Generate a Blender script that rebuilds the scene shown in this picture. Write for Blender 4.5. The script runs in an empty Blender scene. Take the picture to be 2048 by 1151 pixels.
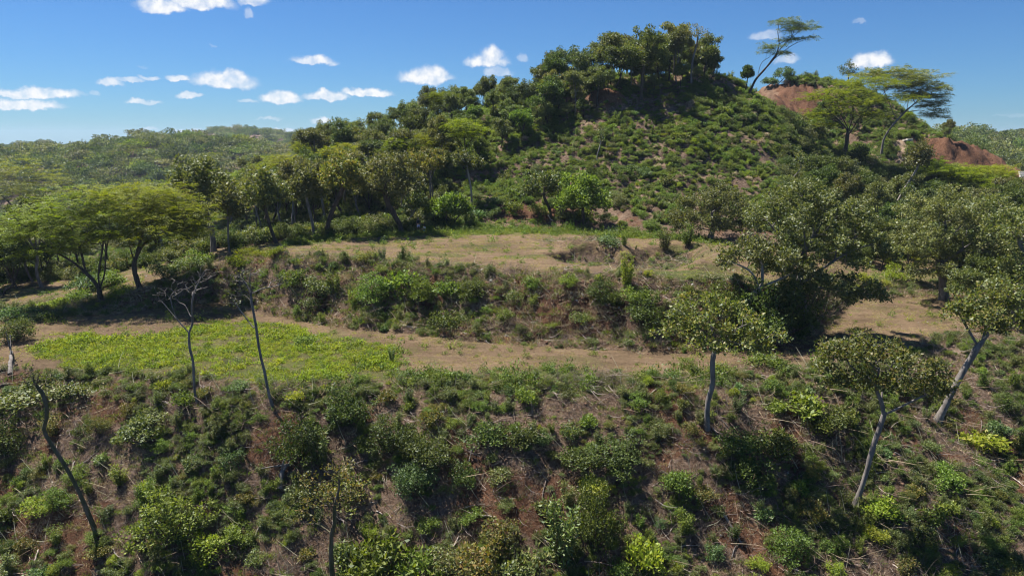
import bpy, math, random
import numpy as np
from mathutils import Vector, Matrix

# ------------------------------------------------------------------ camera, sky, sun
SC = bpy.context.scene
COL = SC.collection
S = 0.72            # metres per survey unit
CZ = 40.0           # camera height above datum
F = 1365.0          # focal length in photo pixels (2048 wide)
PITCH = math.radians(12.4)
CP, SP = math.cos(PITCH), math.sin(PITCH)

cam_d = bpy.data.cameras.new('camera')
cam = bpy.data.objects.new('camera', cam_d)
COL.objects.link(cam)
cam_d.sensor_width = 36.0
cam_d.lens = 36.0 * F / 2048.0
cam_d.clip_start = 0.5
cam_d.clip_end = 12000
cam.location = (0, 0, CZ)
cam.rotation_euler = (math.radians(90) - PITCH, 0, 0)
SC.camera = cam

SUN_EL = math.radians(61)
SUN_AZ = math.radians(-54)      # measured from +Y towards +X
sun_dir = Vector((math.sin(SUN_AZ) * math.cos(SUN_EL), math.cos(SUN_AZ) * math.cos(SUN_EL), math.sin(SUN_EL)))
sl = bpy.data.lights.new('sun', 'SUN')
sl.energy = 5.0
sl.angle = math.radians(0.53)
sl.color = (1.0, 0.955, 0.88)
so = bpy.data.objects.new('sun', sl)
COL.objects.link(so)
so.rotation_euler = (-sun_dir).to_track_quat('-Z', 'Y').to_euler()
so.location = (0, 0, 200)

SC.view_settings.view_transform = 'Standard'
SC.view_settings.look = 'None'
SC.view_settings.exposure = 1.14
SC.view_settings.gamma = 1.0
SC.view_settings.use_curve_mapping = False
SC.render.engine = 'CYCLES'
SC.cycles.max_bounces = 5
SC.cycles.diffuse_bounces = 3
SC.cycles.glossy_bounces = 1
SC.cycles.transmission_bounces = 3
SC.cycles.volume_bounces = 0
SC.cycles.transparent_max_bounces = 4
SC.cycles.use_denoising = True
SC.cycles.filter_width = 1.1
SC.cycles.sample_clamp_indirect = 4.0

world = bpy.data.worlds.new('World')
SC.world = world
world.use_nodes = True

# clouds seen in the photograph: (px, py, width, height, density)
CLOUDS = [
 (322, 16, 78, 26, 1.0), (400, 6, 110, 34, 1.0), (508, 4, 54, 20, .8), (498, 30, 22, 18, .5),
 (68, 190, 140, 20, 1.0), (46, 213, 108, 20, .95), (219, 169, 42, 15, .8), (252, 161, 62, 9, .65),
 (301, 156, 34, 9, .7), (358, 159, 40, 14, .9), (452, 166, 112, 34, 1.0), (470, 158, 60, 26, 1.0), (378, 192, 42, 12, .85),
 (287, 204, 58, 10, .8), (562, 199, 74, 26, 1.0), (496, 201, 36, 9, .6), (650, 195, 92, 20, 1.0), (648, 189, 50, 16, 1.0),
 (735, 188, 94, 18, 1.0), (627, 123, 82, 17, .95), (850, 158, 106, 34, 1.0), (866, 150, 64, 30, 1.0), (975, 126, 84, 28, 1.0),
 (984, 114, 50, 36, 1.0), (996, 146, 56, 20, .6), (641, 245, 42, 12, .9), (293, 260, 36, 7, .6), (536, 239, 54, 6, .5),
 (380, 262, 70, 8, .8), (450, 258, 60, 9, .85), (570, 262, 90, 8, .8), (660, 258, 80, 8, .85), (1742, 126, 74, 28, 1.0), (1754, 118, 50, 22, .9),
 (1530, 74, 56, 20, .55), (1576, 122, 42, 20, .6), (1720, 46, 20, 10, .3), (1046, 118, 26, 20, .4), (2030, 232, 60, 8, .2),
 (190, 188, 16, 9, .35), (281, 132, 20, 6, .25), (425, 91, 14, 5, .25)]

def ray(px, py):
    d = (px - 1024.0) / F
    v = (575.5 - py) / F
    return (d, CP + v * SP, -SP + v * CP)

def build_world():
    nt = world.node_tree
    nt.nodes.clear()
    N, L = nt.nodes, nt.links
    out = N.new('ShaderNodeOutputWorld')
    bg = N.new('ShaderNodeBackground'); bg.inputs['Strength'].default_value = 0.042
    sky = N.new('ShaderNodeTexSky'); sky.sky_type = 'NISHITA'; sky.sun_disc = False
    sky.sun_elevation = SUN_EL; sky.sun_rotation = SUN_AZ
    sky.altitude = 300; sky.air_density = 1.0; sky.dust_density = 0.1; sky.ozone_density = 3.0
    geo = N.new('ShaderNodeTexCoord')
    # billowing distortion of the direction
    nz = N.new('ShaderNodeTexNoise'); nz.inputs['Scale'].default_value = 44; nz.inputs['Detail'].default_value = 7; nz.inputs['Roughness'].default_value = .62
    L.new(geo.outputs['Generated'], nz.inputs['Vector'])
    sub = N.new('ShaderNodeVectorMath'); sub.operation = 'SUBTRACT'; sub.inputs[1].default_value = (.5, .5, .5)
    L.new(nz.outputs['Color'], sub.inputs[0])
    scl = N.new('ShaderNodeVectorMath'); scl.operation = 'SCALE'; scl.inputs['Scale'].default_value = 0.022
    L.new(sub.outputs[0], scl.inputs[0])
    add = N.new('ShaderNodeVectorMath'); add.operation = 'ADD'
    L.new(geo.outputs['Generated'], add.inputs[0]); L.new(scl.outputs[0], add.inputs[1])
    last = None
    for (px, py, w, h, dens) in CLOUDS:
        c = Vector(ray(px, py)).normalized()
        right = Vector((0, 0, 1)).cross(c).normalized() * -1
        up = right.cross(c).normalized()
        if up.z < 0: up = -up
        k = 0.5 * 1.08 / F
        rw, rh = w * k * .92, h * k * 1.15
        dif = N.new('ShaderNodeVectorMath'); dif.operation = 'SUBTRACT'; dif.inputs[1].default_value = c
        L.new(add.outputs[0], dif.inputs[0])
        a = N.new('ShaderNodeVectorMath'); a.operation = 'DOT_PRODUCT'; a.inputs[1].default_value = right / rw
        b = N.new('ShaderNodeVectorMath'); b.operation = 'DOT_PRODUCT'; b.inputs[1].default_value = up / rh
        e = N.new('ShaderNodeVectorMath'); e.operation = 'DOT_PRODUCT'; e.inputs[1].default_value = c * 4
        for q in (a, b, e): L.new(dif.outputs[0], q.inputs[0])
        # flat bottoms: squash the lower half
        neg = N.new('ShaderNodeMath'); neg.operation = 'MINIMUM'; neg.inputs[1].default_value = 0
        L.new(b.outputs['Value'], neg.inputs[0])
        bb = N.new('ShaderNodeMath'); bb.operation = 'ADD'
        L.new(b.outputs['Value'], bb.inputs[0]); L.new(neg.outputs[0], bb.inputs[1])
        cmb = N.new('ShaderNodeCombineXYZ')
        L.new(a.outputs['Value'], cmb.inputs[0]); L.new(bb.outputs[0], cmb.inputs[1]); L.new(e.outputs['Value'], cmb.inputs[2])
        ln = N.new('ShaderNodeVectorMath'); ln.operation = 'LENGTH'
        L.new(cmb.outputs[0], ln.inputs[0])
        mr = N.new('ShaderNodeMapRange'); mr.interpolation_type = 'SMOOTHSTEP'
        mr.inputs['From Min'].default_value = 1.2; mr.inputs['From Max'].default_value = .62
        mr.inputs['To Min'].default_value = 0; mr.inputs['To Max'].default_value = dens
        L.new(ln.outputs['Value'], mr.inputs['Value'])
        if last is None: last = mr.outputs[0]
        else:
            mx = N.new('ShaderNodeMath'); mx.operation = 'MAXIMUM'
            L.new(last, mx.inputs[0]); L.new(mr.outputs[0], mx.inputs[1]); last = mx.outputs[0]
    n2 = N.new('ShaderNodeTexNoise'); n2.inputs['Scale'].default_value = 80; n2.inputs['Detail'].default_value = 6
    L.new(geo.outputs['Generated'], n2.inputs['Vector'])
    r2 = N.new('ShaderNodeMapRange'); r2.inputs['From Min'].default_value = .3; r2.inputs['From Max'].default_value = .62
    r2.inputs['To Min'].default_value = .55; r2.inputs['To Max'].default_value = 1.05
    L.new(n2.outputs[0], r2.inputs['Value'])
    m2 = N.new('ShaderNodeMath'); m2.operation = 'MULTIPLY'; m2.use_clamp = True
    L.new(last, m2.inputs[0]); L.new(r2.outputs[0], m2.inputs[1])
    ccol = N.new('ShaderNodeMix'); ccol.data_type = 'RGBA'
    ccol.inputs['A'].default_value = (7.0, 8.0, 9.6, 1); ccol.inputs['B'].default_value = (10.6, 10.7, 10.9, 1)
    L.new(m2.outputs[0], ccol.inputs['Factor'])
    mix = N.new('ShaderNodeMix'); mix.data_type = 'RGBA'
    L.new(m2.outputs[0], mix.inputs['Factor'])
    tint = N.new('ShaderNodeMix'); tint.data_type = 'RGBA'; tint.blend_type = 'MULTIPLY'; tint.inputs['Factor'].default_value = 1
    tint.inputs['B'].default_value = (0.43, 0.74, 1.13, 1)
    L.new(sky.outputs[0], tint.inputs['A'])
    L.new(tint.outputs['Result'], mix.inputs['A']); L.new(ccol.outputs['Result'], mix.inputs['B'])
    L.new(mix.outputs['Result'], bg.inputs['Color'])
    L.new(bg.outputs[0], out.inputs['Surface'])
    world.cycles.sampling_method = 'MANUAL'; world.cycles.sample_map_resolution = 512
build_world()

# ------------------------------------------------------------------ helpers
def tag(o, label=None, cat=None, group=None, kind=None):
    if label: o['label'] = label
    if cat: o['category'] = cat
    if group: o['group'] = group
    if kind: o['kind'] = kind
    return o

def mesh_np(name, v, quads=None, tris=None, mats=(), midx=None, smooth=False):
    me = bpy.data.meshes.new(name)
    v = np.asarray(v, dtype=np.float32)
    nq = 0 if quads is None else len(quads)
    ntr = 0 if tris is None else len(tris)
    me.vertices.add(len(v)); me.vertices.foreach_set('co', v.ravel())
    loops = []
    starts = []
    if nq:
        loops.append(np.asarray(quads, dtype=np.int32).ravel()); starts.append(np.arange(nq, dtype=np.int32) * 4)
    if ntr:
        loops.append(np.asarray(tris, dtype=np.int32).ravel()); starts.append(nq * 4 + np.arange(ntr, dtype=np.int32) * 3)
    lp = np.concatenate(loops); st = np.concatenate(starts)
    me.loops.add(len(lp)); me.loops.foreach_set('vertex_index', lp)
    me.polygons.add(nq + ntr); me.polygons.foreach_set('loop_start', st)
    if midx is not None: me.polygons.foreach_set('material_index', np.asarray(midx, dtype=np.int32))
    if smooth: me.polygons.foreach_set('use_smooth', np.ones(nq + ntr, dtype=bool))
    for m in mats: me.materials.append(m)
    me.update(calc_edges=True)
    return me

def obj(name, me, parent=None, loc=None):
    o = bpy.data.objects.new(name, me)
    COL.objects.link(o)
    if parent is not None: o.parent = parent
    if loc is not None: o.location = loc
    return o

def empty(name, loc, rz=0.0, sc=1.0):
    o = bpy.data.objects.new(name, None)
    o.empty_display_size = .3
    COL.objects.link(o); o.location = loc; o.rotation_euler = (0, 0, rz); o.scale = (sc, sc, sc)
    return o

def hash2(ix, iy, seed):
    h = (ix.astype(np.int64) * 374761393 + iy.astype(np.int64) * 668265263 + seed * 1442695041) & 0xffffffff
    h = ((h ^ (h >> 13)) * 1274126177) & 0xffffffff
    h = h ^ (h >> 16)
    return (h & 0xffff) / 65535.0

def vnoise(x, y, seed=0):
    x = np.asarray(x, float); y = np.asarray(y, float)
    ix = np.floor(x); iy = np.floor(y)
    fx = x - ix; fy = y - iy
    fx = fx * fx * (3 - 2 * fx); fy = fy * fy * (3 - 2 * fy)
    ix = ix.astype(np.int64); iy = iy.astype(np.int64)
    a = hash2(ix, iy, seed); b = hash2(ix + 1, iy, seed); c = hash2(ix, iy + 1, seed); d = hash2(ix + 1, iy + 1, seed)
    return (a * (1 - fx) + b * fx) * (1 - fy) + (c * (1 - fx) + d * fx) * fy

def fbm(x, y, seed=0, oct=4, gain=.5):
    s = 0; a = 1; t = 0
    for k in range(oct):
        s = s + a * (vnoise(x * 2 ** k + 17.3 * k, y * 2 ** k - 9.1 * k, seed + k) - .5); t += a; a *= gain
    return s / t * 2

def sstep(a, b, x):
    t = np.clip((x - a) / (b - a), 0, 1)
    return t * t * (3 - 2 * t)

# ------------------------------------------------------------------ terrain from surveyed breaklines
# each row: (px, py, Y)  Y in survey units
ROWS = [
 [(-900, 0, 4, -46), (3000, 0, 4, -46)],
 [(-900, 1500, 36.5), (0, 1500, 36.5), (2048, 1500, 36), (3000, 1500, 36)],
 [(-900, 1151, 50), (0, 1151, 48), (600, 1151, 46.5), (1300, 1151, 46), (2048, 1151, 47), (3000, 1151, 49)],
 # lip of lower terrace
 [(-900, 830, 64), (-300, 790, 66), (0, 735, 68), (150, 745, 65), (300, 755, 62.5), (560, 765, 61), (800, 755, 62), (1100, 757, 62),
  (1400, 750, 62.6), (1560, 735, 65), (1700, 722, 67.3), (1800, 700, 71), (1900, 665, 77.7), (2048, 640, 83), (3000, 620, 88)],
 # bank base
 [(-900, 680, 80), (0, 640, 83), (150, 632, 86), (300, 620, 86.5), (430, 602, 93.5), (500, 618, 89), (560, 634, 85), (700, 656, 79.5), (850, 670, 76.8),
  (1024, 689, 72.9), (1250, 702, 70.5), (1400, 707, 69.8), (1550, 692, 72.3), (1600, 680, 74.7), (1650, 660, 78.7), (1685, 612, 90.5), (1720, 597, 95),
  (1800, 592, 97), (1900, 590, 98), (2048, 590, 98), (3000, 590, 98)],
 # bank top
 [(-900, 640, 96), (0, 612, 97), (150, 603, 93.5), (300, 575, 89.8), (430, 533, 96.5), (480, 515, 95.5), (560, 513, 93), (700, 519, 90.6), (850, 527, 87.4), (1024, 540, 83),
  (1250, 551, 79.6), (1400, 561, 77.2), (1500, 573, 75.5), (1560, 578, 77), (1620, 562, 82.5), (1680, 565, 94), (1730, 565, 98.5), (1800, 566, 102), (1900, 560, 104), (2048, 555, 104), (3000, 550, 104)],
 # far edge of the upper clearing
 [(-900, 600, 118), (0, 565, 118), (150, 560, 112), (300, 532, 105.5), (430, 500, 107.5), (560, 481, 108), (700, 470, 114), (850, 462.5, 118), (1024, 458, 120.5),
  (1250, 462, 118.5), (1400, 475, 111.5), (1500, 490, 106), (1650, 505, 105.5), (1730, 520, 112), (1800, 515, 117), (1900, 510, 118), (2048, 505, 118), (3000, 500, 118)],
 # lower hill
 [(-900, 0, 160, -38), (0, 0, 160, -34), (300, 0, 145, -27), (560, 0, 140, -20.5), (700, 0, 133, -17.2), (850, 440, 129), (1024, 405, 131),
  (1250, 400, 131), (1450, 400, 131), (1600, 410, 133), (1750, 430, 145), (1900, 440, 150), (2048, 450, 150), (3000, 460, 150)],
 # middle hill
 [(-900, 0, 190, -40), (0, 0, 195, -40), (300, 0, 185, -34), (560, 0, 170, -20), (700, 372, 162), (850, 330, 160), (1024, 300, 157),
  (1250, 290, 154), (1400, 280, 154), (1500, 290, 154), (1600, 325, 156), (1690, 360, 165), (1760, 350, 178), (1900, 385, 178), (2048, 410, 178), (3000, 420, 178)],
 # ridge
 [(-900, 0, 230, -46), (0, 0, 230, -42), (300, 0, 225, -36), (480, 0, 215, -22), (600, 322, 205), (700, 303, 200), (800, 268, 196), (900, 232, 192), (1024, 203, 188), (1150, 178, 186),
  (1250, 156, 184), (1350, 146, 183), (1420, 148, 183), (1460, 160, 182), (1500, 182, 180), (1540, 208, 178), (1580, 245, 176), (1620, 290, 176), (1660, 322, 180),
  (1700, 318, 190), (1760, 310, 195), (1790, 322, 196), (1830, 318, 196), (1880, 335, 198), (1960, 345, 202), (2048, 372, 202), (3000, 420, 205)],
 # saddle behind
 [(-900, 0, 255, -50), (0, 0, 255, -47), (300, 0, 250, -42), (480, 0, 240, -34), (600, 0, 230, -14), (700, 0, 225, -8), (1024, 0, 215, 4), (1250, 0, 212, 14), (1400, 0, 212, 16), (1480, 0, 212, 8),
  (1540, 205, 214), (1600, 240, 212), (1700, 280, 214), (1790, 277, 216), (1840, 277, 216), (1900, 283, 215), (1960, 300, 214), (2048, 350, 212), (3000, 430, 218)],
 # knoll crest
 [(-900, 0, 290, -54), (0, 0, 290, -53), (480, 0, 285, -48), (600, 0, 280, -35), (800, 0, 270, -14), (1024, 0, 260, 2), (1250, 0, 255, 8), (1450, 0, 250, 12), (1500, 192, 248), (1530, 170, 246), (1580, 164, 245),
  (1650, 165, 245), (1710, 168, 245), (1750, 185, 245), (1790, 214, 245), (1840, 252, 244), (1880, 277, 240), (1960, 298, 236), (2048, 352, 228), (3000, 440, 240)],
 # valley
 [(-900, 0, 400, -62), (0, 0, 400, -60), (700, 0, 400, -56), (1000, 0, 400, -30), (1500, 0, 400, -20), (1900, 0, 380, -22), (2048, 0, 380, -24), (3000, 0, 400, -36)],
 # valley 2
 [(-900, 0, 520, -44), (0, 352, 520), (300, 360, 520), (700, 370, 520), (1000, 0, 520, -40), (1500, 0, 520, -20), (1900, 0, 500, -16), (2048, 0, 500, -20), (3000, 0, 500, -30)],
 # hill one crest
 [(-900, 329, 700), (-200, 323, 700), (0, 323, 690), (110, 320, 680), (200, 311, 670), (270, 299, 660), (330, 291, 655), (400, 289, 650), (470, 295, 650), (520, 305, 650), (570, 319, 650), (640, 341, 650), (720, 367, 650),
  (1000, 356, 650), (1500, 306, 650), (1900, 286, 640), (1950, 290, 640), (2048, 302, 640), (3000, 336, 650)],
 # behind hill one
 [(-900, 0, 950, -50), (0, 0, 950, -48), (500, 0, 950, -48), (1000, 0, 950, -40), (1900, 0, 900, -24), (3000, 0, 950, -40)],
 # far ridges
 [(-900, 292, 1500), (-100, 303, 1500), (0, 304, 1500), (50, 296, 1500), (88, 288, 1500), (125, 299, 1500), (165, 305, 1500), (300, 297, 1450), (360, 289, 1400), (430, 269, 1330), (480, 266, 1310), (520, 269, 1300), (570, 275, 1300),
  (625, 271, 1300), (680, 275, 1300), (760, 282, 1350), (1000, 287, 1400), (1800, 287, 1400), (1900, 281, 1350), (1960, 281, 1350), (2000, 275, 1350), (2060, 277, 1350), (3000, 292, 1400)],
 [(-900, 0, 2200, -60), (3000, 0, 2200, -60)],
 [(-900, 0, 5000, -60), (3000, 0, 5000, -60)],
]

US = np.concatenate([np.linspace(-1.5, -.86, 50)[:-1], np.linspace(-.86, .86, 600), np.linspace(.86, 1.5, 50)[1:]])
def row_curve(row):
    u, Y, z = [], [], []
    for e in row:
        r = ray(e[0], e[1])
        if len(e) == 4:
            # z given directly; place the column by the azimuth at that depth and height
            yy, zz = e[2], e[3]
            depth = yy * CP - zz * SP
            u.append((e[0] - 1024) / F * depth / yy); Y.append(yy); z.append(zz)
        else:
            u.append(r[0] / r[1]); Y.append(e[2]); z.append(r[2] / r[1] * e[2])
    u = np.array(u); i = np.argsort(u)
    yy = np.interp(US, u[i], np.array(Y)[i]); zz = np.interp(US, u[i], np.array(z)[i])
    k = np.exp(-np.linspace(-2, 2, 9) ** 2); k /= k.sum()
    sm = lambda a: np.convolve(np.pad(a, 4, mode='edge'), k, mode='valid')
    return sm(yy), sm(zz)
RC = [row_curve(r) for r in ROWS]
RY = np.array([c[0] for c in RC]); RZ = np.array([c[1] for c in RC])
for k in range(1, len(RY)):
    RY[k] = np.maximum(RY[k], RY[k - 1] + .6)

YS = np.concatenate([np.linspace(4, 34, 16)[:-1], np.linspace(34, 46, 36)[:-1], np.linspace(46, 122, 290)[:-1], np.linspace(122, 215, 150)[:-1],
                     np.linspace(215, 260, 40)[:-1], np.geomspace(260, 700, 60)[:-1], np.geomspace(700, 1600, 40)[:-1], np.geomspace(1600, 5000, 10)])

def pchip_cols():
    n, m = RY.shape
    h = np.diff(RY, axis=0); d = np.diff(RZ, axis=0) / h
    sl = np.zeros_like(RZ)
    for k in range(1, n - 1):
        w1 = 2 * h[k] + h[k - 1]; w2 = h[k] + 2 * h[k - 1]
        good = d[k - 1] * d[k] > 0
        with np.errstate(divide='ignore', invalid='ignore'):
            v = (w1 + w2) / (w1 / d[k - 1] + w2 / d[k])
        sl[k] = np.where(good, v, 0)
    sl[0] = d[0]; sl[-1] = d[-1]
    H = np.zeros((len(YS), m))
    for j in range(m):
        k = np.clip(np.searchsorted(RY[:, j], YS, side='right') - 1, 0, n - 2)
        hh = h[k, j]; t = np.clip((YS - RY[k, j]) / hh, 0, 1)
        z0, z1, s0, s1 = RZ[k, j], RZ[k + 1, j], sl[k, j], sl[k + 1, j]
        H[:, j] = (2 * t ** 3 - 3 * t ** 2 + 1) * z0 + (t ** 3 - 2 * t ** 2 + t) * hh * s0 + (-2 * t ** 3 + 3 * t ** 2) * z1 + (t ** 3 - t ** 2) * hh * s1
    return H
H0 = pchip_cols()
YY, UU = np.meshgrid(YS, US, indexing='ij')
XX = UU * YY
X_ = XX * S; Y_ = YY * S
R = lambda k: RY[k][None, :]
def band(k0, k1, soft=.9):
    return sstep(R(k0) - soft, R(k0) + soft, YY) * (1 - sstep(R(k1) - soft, R(k1) + soft, YY))
warp = fbm(X_ / 3.5, Y_ / 3.5, 5, 3) * 1.4
fore = 1 - sstep(R(3) - 1.0, R(3) + .8, YY + warp)
track = sstep(R(3) - .8, R(3) + 1.0, YY + warp) * (1 - sstep(R(4) - .5, R(4) + .3, YY + warp * .4))
bank = sstep(R(4) - .5, R(4) + .3, YY + warp * .4) * (1 - sstep(R(5) - .4, R(5) + .8, YY + warp * .6))
top = sstep(R(5) - .4, R(5) + .8, YY + warp * .6) * (1 - sstep(R(6) - 1.2, R(6) + 1.2, YY + warp))
hill = sstep(R(6) - 1.2, R(6) + 1.2, YY + warp)
inner = sstep(-.42, -.38, UU) * (1 - sstep(.42, .47, UU))       # where the bank really is a bank

def proj(x, y, z):
    x = np.asarray(x, float) ; y = np.asarray(y, float); z = np.asarray(z, float) - CZ
    dep = y * CP - z * SP
    return 1024 + F * x / dep, 575.5 - F * (y * SP + z * CP) / dep

Zs = H0 * S
# relief, metres
Zs = Zs + fore * (fbm(X_ / 3.2, Y_ / 3.2, 11, 5, .55) * .75 + fbm(X_ / 9, Y_ / 9, 12, 2) * .6)
gully = np.abs(fbm(X_ / 2.2 + Y_ * .1, Y_ / 7, 21, 3))
Zs = Zs + bank * inner * (fbm(X_ / 1.8, Y_ / 1.2, 13, 5, .6) * .8 - (.35 - np.minimum(gully, .35)) * 1.2 + .25)
Zs = Zs + track * fbm(X_ / 5, Y_ / 2, 14, 4) * .12 + top * fbm(X_ / 4, Y_ / 2.5, 15, 4, .55) * .16
Zs = Zs + hill * (fbm(X_ / 4, Y_ / 4, 16, 5, .55) * 1.3 + fbm(X_ / 14, Y_ / 14, 66, 2) * 1.2) * sstep(0, 8, YY - R(6)) + sstep(400, 700, YY) * fbm(X_ / 60, Y_ / 60, 17, 3) * 9 + sstep(250, 350, YY) * fbm(X_ / 30, Y_ / 30, 18, 2) * 3
PX, PY = proj(X_, Y_, Zs + CZ)
def blob(cx, cy, rx, ry, soft=.35, tilt=0.0, zone=None):
    dx = PX - cx; dy = PY - cy - tilt * dx
    r = np.sqrt((dx / rx) ** 2 + (dy / ry) ** 2) + fbm(X_ / 2.0, Y_ / 2.0, 31, 3) * .28
    m = 1 - sstep(1 - soft, 1 + soft, r)
    return m if zone is None else m * zone
near = (YY < 125)
# pits dug in the right part of the clearing, with heaped rims
P1 = blob(1180, 514, 74, 14, .16, .02, top); P2 = blob(1325, 515, 88, 22, .22, -.04, top); RIM = blob(1420, 520, 60, 22, .5, -.1, top)
RIM2 = blob(1180, 492, 70, 7, .5, .03, top)
rough = fbm(X_ / .7, Y_ / .7, 33, 4, .6)
Zs = Zs - P1 * (1.5 + .7 * rough) - P2 * (1.4 + .6 * rough) + RIM * (.6 + .12 * rough) + RIM2 * (.55 + .5 * rough)
GUL = blob(868, 612, 20, 44, .6, 0, bank) + blob(1240, 640, 14, 36, .6, 0, bank) + blob(650, 600, 12, 26, .6, 0, bank)
Zs = Zs - GUL * 1.3
RUT = track * (np.exp(-((YY - (R(3) * .45 + R(4) * .55) + .9 * fbm(X_ / 9, 0 * Y_, 95, 2)) / .45) ** 2) + np.exp(-((YY - (R(3) * .45 + R(4) * .55) - 2.6 + .9 * fbm(X_ / 9, 0 * Y_, 95, 2)) / .45) ** 2))
Zs = Zs - RUT * .07
SOILX = blob(1140, 625, 80, 45, .7, 0, bank) + blob(1360, 690, 70, 16, .6, 0, bank) + blob(1060, 590, 60, 26, .6, 0, bank)
MOUND = blob(1213, 206, 34, 17, .6) * (YY > 150) * (YY < 200)
Zs = Zs + MOUND * 1.8 + ((YY > 190) & (YY < 262) & (PX > 1480)) * np.abs(fbm(X_ / 2.2, Y_ / 5.5, 83, 4, .6)) * -1.8 + ((YY > 185) & (YY < 262) & (PX > 1480)) * fbm(X_ / 1.6, Y_ / 1.6, 84, 3, .6) * .5
ZW = Zs + CZ

def bil(A, x, y):
    """bilinear lookup of a grid field at world x, y"""
    x = np.asarray(x, float); y = np.maximum(np.asarray(y, float), 4.01 * S)
    u = x / y; Yq = y / S
    j = np.clip(np.searchsorted(US, u) - 1, 0, len(US) - 2); i = np.clip(np.searchsorted(YS, Yq) - 1, 0, len(YS) - 2)
    fu = np.clip((u - US[j]) / (US[j + 1] - US[j]), 0, 1); fy = np.clip((Yq - YS[i]) / (YS[i + 1] - YS[i]), 0, 1)
    return (A[i, j] * (1 - fu) + A[i, j + 1] * fu) * (1 - fy) + (A[i + 1, j] * (1 - fu) + A[i + 1, j + 1] * fu) * fy
def gz(x, y): return bil(ZW, x, y)

def hit(px, py, y0=20.0, y1=1600.0):
    """first ground point along the sight line through photo pixel px, py"""
    r = ray(px, py)
    ys = np.concatenate([np.arange(y0, 190, .08), np.arange(190, y1, 1.5)])
    x = ys * r[0] / r[1]; z = CZ + ys * r[2] / r[1]
    below = z < gz(x, ys)
    k = int(np.argmax(below)) if below.any() else len(ys) - 1
    return Vector((float(x[k]), float(ys[k]), float(gz(x[k], ys[k]))))

# ---- cover masks (where earth, grass and litter lie)
def poly_mask(pts, soft=7):
    """soft inside-mask of a polygon of photo pixels, on the terrain grid"""
    n = len(pts); inside = np.zeros(PX.shape, bool); dmin = np.full(PX.shape, 1e9)
    wx = fbm(X_ / 2.4, Y_ / 1.6, 41, 4, .6) * 60; wy = fbm(X_ / 2.4, Y_ / 1.6, 44, 4, .6) * 16
    if soft < 5: wx = wx * .25; wy = wy * .3
    qx = PX + wx; qy = PY + wy
    for a in range(n):
        x1, y1 = pts[a]; x2, y2 = pts[(a + 1) % n]
        c = ((y1 > qy) != (y2 > qy)) & (qx < (x2 - x1) * (qy - y1) / ((y2 - y1) + 1e-9) + x1)
        inside ^= c
        t = np.clip(((qx - x1) * (x2 - x1) + (qy - y1) * (y2 - y1)) / ((x2 - x1) ** 2 + (y2 - y1) ** 2 + 1e-9), 0, 1)
        dmin = np.minimum(dmin, np.hypot(qx - x1 - t * (x2 - x1), qy - y1 - t * (y2 - y1)))
    sd = np.where(inside, dmin, -dmin)
    return sstep(-soft, soft, sd)
HERB = poly_mask([(55, 700), (120, 675), (230, 672), (330, 662), (430, 650), (520, 648), (620, 662), (700, 678), (770, 695), (800, 730), (790, 765), (600, 775), (420, 765), (300, 745), (130, 735)], 9) * (track + fore) * (YY < 100)
HERB2 = poly_mask([(560, 484), (640, 470), (760, 464), (900, 456), (1060, 456), (1160, 462), (1300, 466), (1440, 480), (1440, 487), (1300, 476), (1160, 470), (1000, 467), (850, 470), (720, 476), (620, 484), (570, 495)], 3) * (YY < 150)
LIP = poly_mask([(780, 738), (900, 748), (1090, 738), (1300, 746), (1500, 735), (1500, 772), (1300, 778), (1090, 790), (900, 786), (770, 776)], 7) * (YY < 90)
BARE_FORE = fore * sstep(.02, .36, fbm(X_ / 3.0, Y_ / 3.6, 51, 4)) * .9
RED_TRACK = blob(1600, 690, 110, 22, .6, -.1, track) + blob(1560, 668, 40, 14, .6)
KNOLL_RED = poly_mask([(1505, 172), (1560, 158), (1632, 166), (1650, 195), (1632, 226), (1600, 238), (1640, 280), (1560, 260), (1510, 205)], 4) * (YY > 190) * (YY < 260)
KNOLL_DRY = poly_mask([(1515, 172), (1545, 165), (1560, 180), (1545, 205), (1520, 190)], 4) * (YY > 190) * (YY < 260)
CUT_RED = poly_mask([(1835, 272), (1890, 272), (1970, 288), (2070, 338), (2070, 390), (1990, 345), (1900, 334), (1830, 310)], 4) * (YY > 170) * (YY < 260)
ROAD = poly_mask([(1787, 276), (1830, 276), (1815, 296), (1812, 322), (1790, 322), (1786, 300)], 2) * (YY > 180) * (YY < 240)
PALE = blob(1632, 264, 16, 7, .3) * (YY > 190) * (YY < 260) + ROAD * 0
HRED = MOUND + blob(1090, 456, 60, 5, .4) * (YY < 135) * (YY > 112) + .8 * blob(1060, 425, 90, 22, .5) * hill * (YY < 150)

soil = np.clip(BARE_FORE + SOILX * .8 + bank * (.35 + .8 * fbm(X_ / 2.5, Y_ / 1.6, 61, 4)) + RED_TRACK * .8 + KNOLL_RED + CUT_RED + HRED + P1 * .25 + P2 * .35 + .5 * sstep(.3, .5, fbm(X_ / 4, Y_ / 4, 63, 3)) * hill, 0, 1)
tan_ = np.clip(track * (1 - RED_TRACK * .6) + top * (1 - P1 * 1.0 - P2 * .2) + ROAD + PALE * 1.0, 0, 1)
grass = np.clip(HERB * .6 + HERB2 * .9 + LIP * .7 + .62 * top * sstep(-.2, .4, fbm(X_ / 3, Y_ / 1.4, 71, 4)) + .4 * track * sstep(0, .45, fbm(X_ / 3, Y_ / 1.2, 72, 4))
                + hill * .22 * (1 - KNOLL_RED) * (1 - CUT_RED) * (1 - ROAD) * (1 - np.clip(HRED, 0, 1)) + .5 * top * sstep(-1.5, .5, -(YY - R(5) - 4)) * sstep(.05, .25, UU), 0, 1)
pale = np.clip(ROAD * .8 + PALE + KNOLL_DRY * .45 + RIM * .4, 0, 1)

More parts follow.
